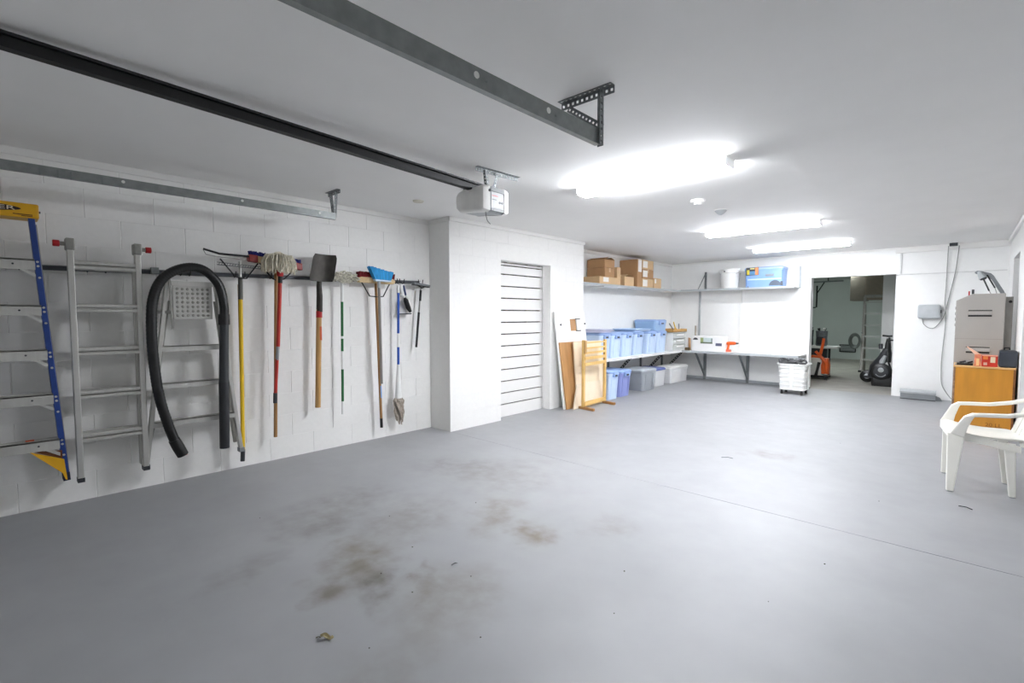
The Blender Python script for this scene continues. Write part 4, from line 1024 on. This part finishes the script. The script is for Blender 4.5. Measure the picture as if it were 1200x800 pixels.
# ------------------------------------------------------------------ back wall, right of the doorway
t = thing('wall_box', (-.41, YB - .06, 1.29), 'grey rounded wall-mounted control box on the back wall', 'control box')
MB().loft(-.41, 1.395, [(.125, .10, .03, 0), (.135, .11, .03, .01), (.135, .11, .03, .07), (.12, .095, .025, .085)])
m = MB(); m.loft(-.41, 1.395, [(.13, .105, .03, 0), (.137, .112, .03, .012), (.137, .112, .03, .07), (.122, .097, .025, .085)])
m.v = [(x, YB - z, y) for x, y, z in m.v]; m.build('cover', LGREY, t, smooth=True)
MB().box(-.272, -.262, YB - .06, YB - .03, 1.37, 1.42).build('side_latch', DGREY, t)
tag(MB().tube(spline([(-.49, YB - .05, 1.29), (-.47, YB - .03, 1.20), (-.40, YB - .02, 1.135), (-.33, YB - .02, 1.15), (-.25, YB - .02, 1.28), (-.215, YB - .02, 1.42), (-.17, YB - .02, 1.70), (-.125, YB - .02, 2.0), (-.10, YB - .06, 2.30), (-.095, 10.08, 2.40), (-.11, 10.08, 2.43)], 8), .006, 6).build('power_cable', mat('cable_grey', '#8d8d8a', .5), smooth=True), 'grey cable looping from the control box up to the ceiling socket', 'cable')
t = thing('ceiling_socket', (-.15, 10.05, 2.40), 'dark grey socket box at the ceiling above the control box', 'socket')
MB().box(-.205, -.11, 10.02, 10.10, 2.395, H).build('box', DGREY, t, bevel=.004)
MB().box(-.225, -.205, 10.04, 10.08, 2.40, 2.435).build('plug', WHITEP, t); MB().box(-.11, -.09, 10.04, 10.08, 2.40, 2.43).build('plug', WHITEP, t)
tag(MB().tube(spline([(-.215, 10.05, 2.40), (-.22, YB - .03, 2.2), (-.225, YB - .02, 1.8), (-.23, YB - .02, 1.55), (-.215, YB - .02, 1.40), (-.215, YB - .02, 1.1), (-.235, YB - .02, .70), (-.235, YB - .02, .45), (-.22, YB - .02, .25), (-.16, YB - .02, .12), (-.10, YB - .02, .03)], 8), .006, 6).build('power_cable', mat('cable_pale', '#a5a5a1', .5), smooth=True), 'pale cable hanging from the ceiling socket down to the floor', 'cable')
t = thing('baseboard_heater', (-.49, 9.97, 0), 'low grey metal heater box on the floor by the back wall', 'heater')
MB().box(-.71, -.28, 9.93, 10.03, .012, .095).build('casing', MGREY, t, bevel=.004)
MB().prism([(-.715, 9.92, .10), (-.715, 10.04, .10), (-.715, 10.04, .155), (-.715, 9.95, .15), (-.715, 9.92, .125)], (.44, 0, 0)).build('hood', LGREY, t)
MB().box(-.71, -.28, 9.935, 10.02, 0, .012).build('foot', DGREY, t)
MB().prism([(-.28, 9.97, 0), (-.20, 10.0, 0), (-.23, 10.0, .05), (-.28, 9.97, .08)], (0, .05, 0)).build('end_connector', MGREY, t)

# grey louvred cabinet with raised lid
t = thing('metal_cabinet', (.14, 8.5, 0), 'tall putty grey louvred metal cabinet behind the orange one', 'cabinet')
CX0, CX1, CY0, CY1 = -.08, .355, 8.25, 8.80
m = MB(); m.prism([(CX0, CY0, 0), (CX1, CY0, 0), (CX1, CY0, 1.60), (CX0 + .145, CY0, 1.60), (CX0, CY0, 1.52)], (0, CY1 - CY0, 0)); m.build('body', GREYCAB, t, bevel=.006)
def louvre(x0, x1, z0, z1):
    f = MB(); f.box(x0 - .012, x1 + .012, CY0 - .006, CY0, z0 - .014, z0); f.box(x0 - .012, x1 + .012, CY0 - .006, CY0, z1, z1 + .014)
    f.box(x0 - .012, x0, CY0 - .006, CY0, z0, z1); f.box(x1, x1 + .012, CY0 - .006, CY0, z0, z1)
    o = f.build('vent_frame', GREYCAB, t, bevel=.002)
    MB().box(x0, x1, CY0 - .003, CY0 - .001, z1 - .012, z1).build('vent_slot', BLACK, o); MB().box(x0, x1, CY0 - .003, CY0 - .001, z0, z0 + .024).build('vent_slot', BLACK, o)
    MB().prism([(x0, CY0 - .001, z0 + .02), (x0, CY0 - .012, z0 + .024), (x0, CY0 - .002, z1 - .012)], (x1 - x0, 0, 0)).build('vent_blade', GREYCAB, o)
louvre(.035, .245, 1.32, 1.40); louvre(.03, .24, .87, .95)
MB().box(CX0, CX1, CY0 - .002, CY0, 1.045, 1.05).build('seam', GREYCABD, t)
for z in (1.20, 1.27, 1.34, 1.41): MB().box(CX0 - .004, CX0, CY0 + .02, CY0 + .05, z, z + .035).build('edge_slot', BLACK, t)
MB().box(CX1, CX1 + .07, CY0 + .10, CY1, 0, 1.56).build('reveal_shade', GREYCABD, t)  # darker box standing in for the shaded wall reveal beside the cabinet
MB().cyl((CX1 + .045, CY0 + .098, 1.50), (CX1 + .045, CY0 + .075, 1.50), .016, n=10).build('side_knob', BLACK, t)
m = MB(); arm = [(.36, 8.5, 1.60), (.345, 8.5, 1.64), (.25, 8.5, 1.83), (.225, 8.5, 1.86), (.13, 8.5, 1.895), (.10, 8.5, 1.90), (.075, 8.5, 1.88), (.09, 8.5, 1.86), (.13, 8.5, 1.855), (.20, 8.5, 1.82), (.235, 8.5, 1.78), (.32, 8.5, 1.60)]
m.prism(arm, (0, .05, 0)); lid = m.build('lid_arm', MGREY, t, bevel=.004)
m = MB(); m.cyl((.115, 8.49, 1.885), (.155, 8.48, 1.80), .018, .042, n=14); m.build('lamp_cone', LGREY, lid, smooth=True)
MB().cyl((.155, 8.48, 1.802), (.162, 8.478, 1.785), .036, .03, n=14).build('cone_mouth', DGREY, lid)
for a, b in (((.16, 8.5, 1.79), (.215, 8.47, 1.64)), ((.19, 8.5, 1.84), (.265, 8.47, 1.675))):
    MB().cyl(a, b, .008, n=8).build('gas_strut', BLACK, lid)
    MB().cyl(b, (b[0] + .02, b[1], 1.60), .004, n=6).build('strut_rod', ALUD, t)
tag(MB().cyl((.035, 8.42, 1.578), (.035, 8.42, 1.64), .008, n=8).build('marker', REDP), 'small red stub on the grey cabinet top', 'stub')
tag(MB().cyl((.07, 8.42, 1.596), (.07, 8.42, 1.66), .012, n=8).build('marker', DGREY), 'small dark stub beside the red one on the cabinet top', 'stub')

# orange cabinet
t = thing('wood_cabinet', (.18, 7.9, 0), 'worn orange veneer cabinet standing behind the plastic chair', 'cabinet')
OX_0, OX_1, OY0, OY1 = -.065, .435, 7.655, 8.15
MB().box(OX_0, OX_1, OY0 + .018, OY1, 0, .735).build('carcass', ORWOOD, t)
MB().box(OX_0 + .012, OX_1 - .012, OY0, OY0 + .018, .01, .73).build('front_panel', ORWOOD, t, bevel=.002)
MB().box(OX_0 - .006, OX_1 + .006, OY0 - .004, OY1, .735, .752).build('top', mat('worn_top', '#e0b478', .5, var=.12), t, bevel=.003)
MB().box(OX_0 - .004, OX_0 + .012, OY0 - .003, OY0 + .02, .012, .735).build('edge_strip', mat('worn_edge', '#96745a', .6, var=.5, scale=30), t)
MB().box(OX_1 - .014, OX_1 + .004, OY0 - .003, OY0 + .02, .012, .735).build('edge_strip', mat('chipped_edge', '#7a4a22', .6, var=.5, scale=30), t)
text('stencil', '20 LL', .06, (.285, OY0 - .001, .095), FACE_NY, mat('stencil_brown', '#8c5310', .7), t)
# things on the orange cabinet
t = thing('red_carton', (.23, 7.76, .752), 'small red printed box on the orange cabinet', 'box')
MB().box(.165, .295, 7.70, 7.80, .753, .882).build('carton', mat('red_print', '#c8321d', .5, var=.1), t, bevel=.002)
for a, b, c, d, h in [(.235, .275, .80, .865, '#e6d3b2'), (.175, .215, .835, .87, '#e8863a'), (.18, .21, .77, .80, '#dcb7a4'), (.168, .292, .874, .881, '#f2c7a8')]:
    MB().box(a, b, 7.698, 7.70, c, d).build('print_patch', mat('patch', h, .5), t)
t = thing('red_carton', (.12, 7.78, .752), 'open orange and white carton with its flap up, beside the red box', 'box')
MB().box(.105, .160, 7.72, 7.82, .753, .89).build('carton', mat('salmon_print', '#e58a68', .5, var=.25, scale=25), t)
MB().prism([(.16, 7.72, .885), (.04, 7.72, .975), (.035, 7.72, .97), (.105, 7.72, .885)], (0, .08, 0)).build('flap', mat('flap_peach', '#efc0a4', .6), t)
MB().box(.12, .145, 7.718, 7.72, .76, .84).build('print_patch', mat('patch', '#f0c98f', .5), t)
t = thing('tool_caddy', (.03, 7.83, .752), 'low black tray of small tools on the orange cabinet corner', 'tray')
MB().box(-.045, .095, 7.74, 7.92, .753, .775).build('tray', BLACK, t, bevel=.003)
for k, (x, y, l) in enumerate([(-.02, 7.76, .05), (.02, 7.78, .07), (.05, 7.75, .04), (.0, 7.85, .06)]):
    MB().cyl((x, y, .785), (x + l, y + .02, .80), .010, n=8).build('small_tool', (DGREY, LGREY, BLACK, MGREY)[k], t)
MB().box(-.06, -.045, 7.76, 7.80, .753, .765).build('clip', LGREY, t)
t = thing('hard_case', (.375, 7.79, .752), 'charcoal hard case with top handle on the orange cabinet', 'case')
MB().box(.305, .447, 7.69, 7.90, .753, .945).build('shell', CHARC, t, bevel=.018)
MB().box(.303, .449, 7.688, 7.695, .765, .93).build('front_panel', mat('case_face', '#353a42', .5), t, bevel=.006)
MB().tube([(.345, 7.80, .94), (.347, 7.80, .968), (.385, 7.80, .972), (.39, 7.80, .94)], .009, 8).build('handle', BLACK, t, smooth=True)
MB().box(.299, .306, 7.74, 7.76, .84, .88).build('latch', LGREY, t)

# ------------------------------------------------------------------ white resin chair
t = thing('plastic_chair', (.12, 5.22, 0), 'white moulded plastic garden armchair in front of the orange cabinet', 'chair')
t.rotation_euler = (0, 0, math.radians(8))
def L(p): return (p[0] + .12, p[1] + 5.22, p[2])
# local: the chair faces -x; front legs x -.19, rear legs x +.17
def seat_fn(u, v):
    x = -.20 + .425 * u; w = .255 - .05 * u
    z = .455 - .028 * math.sin(math.pi * min(1, u * 1.1)) - .045 * u * u + .012 * (2 * v - 1) ** 2
    if u < .1: z -= (.1 - u) ** 2 * 2.5
    return L((x, (2 * v - 1) * w, z)), (0, 0, 1)
MB().sheet(seat_fn, 14, 10, .012).build('seat', CREAM, t, smooth=True)
def apron(p, q, h):
    m.prism([L(p), L(q), L((q[0], q[1], q[2] - h)), L((p[0], p[1], p[2] - h))], (0, .01 if p[1] < 0 else -.01, 0))
m = MB()
for s in (-1, 1):
    pts = [(-.20, s * .255, .445), (-.12, s * .247, .443), (.0, s * .235, .425), (.10, s * .222, .40), (.19, s * .212, .385)]
    for a, b in zip(pts, pts[1:]): apron(a, b, .05)
m.prism([L((-.203, -.255, .445)), L((-.203, .255, .445)), L((-.203, .255, .395)), L((-.203, -.255, .395))], (.01, 0, 0))
m.build('apron', CREAM, t)
for s in (-1, 1):
    # tapering L-section legs
    def leg(top, bot, wt, wb, dt, db):
        a = [(top[0] - wt / 2, top[1] - dt / 2), (top[0] + wt / 2, top[1] - dt / 2), (top[0] + wt / 2, top[1] + dt / 2), (top[0] - wt / 2, top[1] + dt / 2)]
        b = [(bot[0] - wb / 2, bot[1] - db / 2), (bot[0] + wb / 2, bot[1] - db / 2), (bot[0] + wb / 2, bot[1] + db / 2), (bot[0] - wb / 2, bot[1] + db / 2)]
        mm = MB(); mm.add([L((x, y, bot[2])) for x, y in b] + [L((x, y, top[2])) for x, y in a], [(3, 2, 1, 0), (4, 5, 6, 7)] + [(i, (i + 1) % 4, 4 + (i + 1) % 4, 4 + i) for i in range(4)])
        o = mm.build('leg', CREAM, t, bevel=.006)
        MB().box(*[v for pr_ in ((L(bot)[0] - wb / 2 + .002, L(bot)[0] + wb / 2 - .002), (L(bot)[1] - db / 2 + .002, L(bot)[1] + db / 2 - .002), (0, .004)) for v in pr_]).build('foot', MGREY, o)
    fx = .03 if s > 0 else -.004; bx = .0 if s > 0 else -.035
    leg((-.165 + fx, s * .25, .445), (-.19 + fx, s * .272, .003), .10, .042, .022, .03)
    leg((.165 + bx, s * .205, .40), (.195 + bx, s * .19, .003), .066, .036, .022, .03)
    # arm: front riser sweeping up from the seat edge and running back to the backrest
    arm = [(-.165, s * .258, .43), (-.138, s * .270, .51), (-.112, s * .282, .572), (-.085, s * .29, .600), (-.02, s * .29, .605), (.10, s * .285, .612), (.22, s * .268, .640), (.30, s * .235, .675)]
    wd = [.085, .062, .05, .05, .055, .055, .055, .05]
    mm = MB(); vs = []; n_ = len(arm)
    for i, (p, w) in enumerate(zip(arm, wd)):
        q0 = Vector(arm[max(i - 1, 0)]); q1 = Vector(arm[min(i + 1, n_ - 1)]); d = (q1 - q0).normalized()
        up = Vector((0, s, 0)).cross(d).normalized() * s
        hw = w / 2 if i < 3 else .013
        hs = .012 if i < 2 else (.018 if i == 2 else .026)
        c = Vector(p)
        vs += [L(c + up * a * hw + Vector((0, b * hs, 0))) for a, b in ((-1, -1), (1, -1), (1, 1), (-1, 1))]
    fs = [(i * 4 + k, i * 4 + (k + 1) % 4, i * 4 + 4 + (k + 1) % 4, i * 4 + 4 + k) for i in range(n_ - 1) for k in range(4)] + [(0, 1, 2, 3), (n_ * 4 - 4, n_ * 4 - 3, n_ * 4 - 2, n_ * 4 - 1)]
    mm.add(vs, fs); mm.build('armrest', CREAM, t, bevel=.006)
# backrest: two stiles, slats and a top rail
bk = bpy.data.objects.new('backrest', None)
def back_pt(u, v):
    z = .39 + .46 * v; x = .20 + .16 * v + .03 * (1 - (2 * u - 1) ** 2); y = (2 * u - 1) * (.205 + .035 * v)
    return (x, y, z)
m = MB()
for k in range(7):
    u0, u1 = (k + .12) / 7, (k + .88) / 7
    for j in range(8):
        a, b = j / 9 + .02, (j + 1) / 9 + .02
        m.prism([L(back_pt(u0, a)), L(back_pt(u1, a)), L(back_pt(u1, b)), L(back_pt(u0, b))], (.009, 0, 0))
bo = m.build('backrest', CREAM, t)
m = MB()
for s in (0, 1):
    for j in range(10):
        a, b = j / 10, (j + 1) / 10
        m.prism([L(back_pt(s * .9, a)), L(back_pt(s * .9 + .1, a)), L(back_pt(s * .9 + .1, b)), L(back_pt(s * .9, b))], (.022, 0, 0))
m.build('back_stiles', CREAM, bo)
MB().tube([L(Vector(back_pt(k / 12, 1.0)) + Vector((.01, 0, .035 * math.sin(math.pi * k / 12)))) for k in range(13)], .028, 8).build('top_rail', CREAM, bo, smooth=True)
MB().tube([L(Vector(back_pt(k / 12, .02)) + Vector((-.005, 0, 0))) for k in range(13)], .018, 8).build('lower_rail', CREAM, bo, smooth=True)

# ------------------------------------------------------------------ store room contents
t = thing('golf_cart', (-1.2, 11.5, 0), 'black folded golf trolley with round front wheel in the store room', 'golf trolley')
cx, cy = -1.09, 11.55
def disc(c, r, w, mm, name, par, n=24):
    return MB().tube([(c[0], c[1] - w / 2, c[2]), (c[0], c[1] - w * .3, c[2]), (c[0], c[1] + w * .3, c[2]), (c[0], c[1] + w / 2, c[2])], [r * .88, r, r, r * .88], n).build(name, mm, par, smooth=True)
wh = disc((-1.11, 11.40, .27), .165, .07, RUBBER, 'wheel', t)
MB().loft(-1.09, 11.44, [(.16, .07, .03, .0), (.17, .08, .04, .06), (.15, .07, .03, .16)]).build('wheel_cradle', BLACK, t, smooth=True)
disc((-1.11, 11.36, .27), .115, .02, DGREY, 'wheel_disc', wh); disc((-1.11, 11.35, .31), .045, .012, LGREY, 'hub_badge', wh)
MB().tube([(-1.11 + .085 * math.cos(a), 11.348, .27 + .085 * math.sin(a)) for a in [math.pi * 1.15 + math.pi * .7 * k / 10 for k in range(11)]], .006, 5).build('rim_highlight', LGREY, wh)
w2 = disc((-1.36, 11.75, .14), .12, .05, RUBBER, 'wheel', t); disc((-1.36, 11.72, .14), .05, .012, LGREY, 'wheel_disc', w2)
disc((-.95, 11.80, .16), .13, .05, RUBBER, 'wheel', t)
MB().tube([(-1.28, 11.62, .16), (-1.22, 11.58, .34), (-1.10, 11.52, .52), (-1.05, 11.52, .70)], [.06, .09, .085, .05], 10).build('chassis', DGREY, t, smooth=True)
MB().tube([(-1.03, 11.5, .45), (-1.03, 11.52, .62), (-1.04, 11.54, .80), (-1.03, 11.54, .90)], [.055, .06, .04, .025], 10).build('folded_frame', BLACK, t, smooth=True)
MB().tube([(-1.13, 11.46, .36), (-1.10, 11.44, .47), (-1.06, 11.44, .58)], [.03, .045, .025], 10).build('silver_panel', LGREY, t, smooth=True)
MB().tube([(-1.00, 11.55, .72), (-1.02, 11.55, .92)], .016, 8).build('handle_post', BLACK, t)
MB().tube([(-1.12, 11.5, .955), (-1.02, 11.5, .945), (-.97, 11.5, .95)], .018, 8).build('handlebar', BLACK, t, smooth=True)
MB().tube([(-1.06, 11.5, .87), (-.95, 11.5, .87)], .014, 8).build('grip', BLACK, t)
MB().box(-1.17, -1.11, 11.48, 11.56, .70, .80).build('scorecard_holder', DGREY, t, bevel=.01)
MB().box(-1.40, -.95, 11.6, 11.66, .12, .16).build('axle', DGREY, t)
for a, b in (((-1.35, 11.72, .14), (-1.12, 11.56, .40)), ((-.95, 11.78, .16), (-1.02, 11.56, .45))): MB().cyl(a, b, .015, n=8).build('wheel_strut', DGREY, t)
# ladder
t = thing('step_ladder', (-1.6, 14.0, 0), 'tall aluminium step ladder standing in the store room', 'ladder')
for y, n_ in ((13.95, 'front'), (14.45, 'rear')):
    for x in (-1.74, -1.33):
        MB().bar((x, 14.18, 1.78), (x, y, 0), .03, .055).build('rail', ALUD, t)
for k in range(6):
    z = .28 + k * .27; y = 13.95 + .23 * z / 1.78
    MB().box(-1.73, -1.34, y - .04, y + .06, z, z + .035).build('step', mat('store_step', '#b5b7b4', .5, .5) if k == 0 else bpy.data.materials['store_step'], t)
MB().box(-1.74, -1.33, 14.08, 14.28, 1.76, 1.82).build('top', ALUD, t)
for x in (-1.76, -1.31): MB().box(x - .03, x + .03, 13.90, 14.0, 0, .04).build('foot', RUBBER, t)
t = thing('hose_coil', (-1.86, 13.86, .72), 'grey hose coil hung on the store room ladder', 'hose')
m = MB()
for j in range(5):
    r = .10 + .012 * j
    m.tube([(-1.86 + r * .75 * math.cos(2 * math.pi * k / 28), 13.86 - .02 * j, .74 + r * 1.2 * math.sin(2 * math.pi * k / 28)) for k in range(28)], .014, 6, closed=True)
m.build('coil', mat('hose_grey', '#6f7672', .6), t, smooth=True)
MB().bar((-1.74, 13.86, .93), (-1.74, 14.02, .93), .02, .02).build('hook', GALVD, t)
t = thing('ceiling_duct', (-1.75, 14.9, 1.70), 'brown-grey boxed duct under the store room ceiling', 'duct')
MB().box(-2.10, -1.79, 14.6, 15.2, 1.70, H).build('left_box', BROWNB, t); MB().box(-1.79, -1.25, 14.55, 15.3, 1.72, H).build('right_box', mat('tan_box', '#8d8175', .6), t)
t = thing('wall_vent', (-2.55, 17.78, .22), 'low rectangular black-framed vent on the far store room wall', 'vent')
m = MB(); m.box(-2.78, -2.36, 17.77, 17.8, .22, .245); m.box(-2.78, -2.36, 17.77, 17.8, .42, .445); m.box(-2.78, -2.755, 17.77, 17.8, .22, .445); m.box(-2.385, -2.36, 17.77, 17.8, .22, .445); m.build('frame', BLACKM, t)
for k in range(4): MB().box(-2.755, -2.385, 17.78, 17.8, .26 + k * .04, .285 + k * .04).build('louvre', MGREY, t)
t = thing('door_track', (-2.5, 13.0, 1.5), 'thin dark track and hanger under the store room ceiling', 'door track')
MB().bar((-2.74, 13.0, 2.10), (-2.0, 13.0, 2.11), .03, .03).build('track', GALVD, t)
MB().box(-2.52, -2.49, 12.99, 13.01, 1.52, 2.02).build('hanger', BLACKM, t); MB().bar((-2.50, 13.0, 1.85), (-2.36, 13.0, 2.10), .02, .02).build('brace', BLACKM, t); MB().bar((-2.52, 13.0, 1.52), (-2.74, 13.0, 1.50), .025, .025).build('arm', BLACKM, t); MB().box(-2.30, -2.28, 12.99, 13.01, 2.10, H).build('hanger_rod', BLACKM, t)
MB().box(-2.74, -2.71, 12.99, 13.01, 2.10, H).build('hanger_rod', BLACKM, t)
t = thing('utility_shelf', (-2.4, 12.8, 0), 'white-topped stand in the store room carrying golf bags', 'shelf')
MB().box(-3.0, -2.02, 12.65, 13.1, .60, .645).build('top', WHITEP, t, bevel=.01)
for x in (-2.95, -2.20): MB().box(x - .02, x + .02, 12.85, 12.9, 0, .60).build('leg', BLACKM, t)
MB().box(-2.9, -2.24, 12.82, 12.92, .25, .58).build('dark_crate', DGREY, t)
def golf_bag(x, y, r, h, label, mm):
    t = thing('golf_bag', (x, y, .646), label, 'golf bag')
    MB().lathe((x, y, .646), [(r * .85, 0), (r, .03), (r * .92, h * .5), (r, h * .9), (r * 1.02, h), (r * .8, h)], 14).build('bag', mm, t, smooth=True)
    MB().box(x - r * .5, x + r * .5, y - r - .03, y - r * .8, .68, .646 + h * .6).build('pocket', DGREY, t, bevel=.01)
    for k in range(4):
        a = k * 1.6 + x * 3
        MB().tube([(x + .4 * r * math.cos(a), y + .4 * r * math.sin(a), .646 + h * .9), (x + .7 * r * math.cos(a), y + .6 * r * math.sin(a), .646 + h + .06)], [.012, .03], 8).build('club_head', (WHITEP, DGREY, LGREY, BLACK)[k], t, smooth=True)
golf_bag(-2.63, 12.88, .11, .36, 'dark golf bag at the doorway edge of the store stand', DGREY)
golf_bag(-2.36, 12.88, .12, .34, 'pale-striped golf bag towards the free end of the store stand', mat('bag_grey', '#70767a', .6, var=.4, scale=14))
# white jug / sprayer with orange hose
t = thing('leaf_blower', (-2.22, 11.85, 0), 'orange and white backpack blower on the store room floor', 'leaf blower')
MB().loft(-2.27, 11.9, [(.14, .12, .04, .08), (.155, .13, .05, .14), (.15, .13, .05, .36), (.11, .10, .05, .43)]).build('tank', mat('tank_white', '#d9d8d2', .4), t, smooth=True)
MB().box(-2.48, -2.02, 11.74, 12.04, .035, .075).build('base_frame', BLACKM, t, bevel=.008)
for x in (-2.42, -2.24): MB().tube([(x, 11.75, .06), (x + .03, 11.74, .20), (x + .055, 11.76, .36)], [.03, .024, .03], 8).build('harness_strap', BLACK, t, smooth=True)
MB().loft(-2.09, 11.88, [(.07, .11, .03, .12), (.075, .12, .04, .30), (.05, .09, .03, .44)]).build('engine_cover', ORANGE, t, smooth=True)
for q in ([(-2.42, 11.80, .44), (-2.30, 11.76, .48), (-2.16, 11.76, .47), (-2.07, 11.75, .36), (-2.05, 11.74, .16)], [(-2.26, 11.80, .58), (-2.18, 11.78, .50), (-2.10, 11.76, .42)], [(-2.12, 11.80, .86), (-2.14, 11.79, .70), (-2.17, 11.78, .52)]):
    MB().tube(q, .028, 8).build('hose', ORANGE, t, smooth=True)
for x in (-2.45, -2.06): MB().box(x - .02, x + .02, 11.75, 11.79, 0, .04).build('foot', BLACK, t)

# ------------------------------------------------------------------ bits on the floor
t = thing('dry_leaf', (-1.87, .885, 0), 'curled yellow-brown dry leaf on the floor in the foreground', 'leaf')
MB().sheet(lambda u, v: ((-1.90 + .045 * u + .008 * math.sin(6 * v), .875 + .03 * u + (v - .5) * .02 * math.sin(math.pi * min(1, u + .08)), .006 + .006 * math.sin(7 * u) + .008 * abs(2 * v - 1)), (0, 0, 1)), 10, 4, .002).build('blade', RUST, t, smooth=True)
MB().tube([(-1.90, .875, .004), (-1.91, .87, .004), (-1.915, .86, .003)], .002, 5).build('stalk', mat('stalk', '#4e4224', .8), t)
tag(MB().tube([(.02, 4.56, .006), (.06, 4.55, .010), (.09, 4.535, .005)], .0035, 5).build('twig', DGREY), 'short dark twig on the floor in front of the chair', 'twig')
tag(MB().tube([(-1.955, 1.62, .004), (-1.945, 1.64, .012), (-1.95, 1.655, .004)], .0025, 5).build('twig', DGREY), 'tiny dark curled twig beside the brown floor stain', 'twig')
tag(MB().tube([(-1.62, 4.62, .004), (-1.57, 4.65, .009), (-1.53, 4.66, .004)], .003, 5).build('twig', MGREY), 'thin grey twig mid-floor before the joint line', 'twig')
rnd = random.Random(3)
for i, (x, y) in enumerate([(-1.70, .98), (-1.42, 1.33), (-1.80, 1.62), (-2.28, 1.60), (-2.16, 1.32), (-3.35, 1.15), (-.62, 2.42), (-1.25, 2.2), (-1.1, 1.85), (-.4, 4.3), (-1.05, 1.28), (-2.75, 1.75), (-.5, 3.0), (-1.9, 1.33), (-2.5, 2.3), (-.9, 6.0)]):
    s = rnd.uniform(.0025, .0045)
    o = MB().lathe((x, y, 0), [(s, 0), (s * 1.1, s * .5), (s * .4, s)], 6).build('grit', mat('grit_dark', '#4b463e', .9) if i == 0 else bpy.data.materials['grit_dark'])
    tag(o, 'tiny dark speck of grit on the painted floor', 'grit', 'grit specks on the floor')
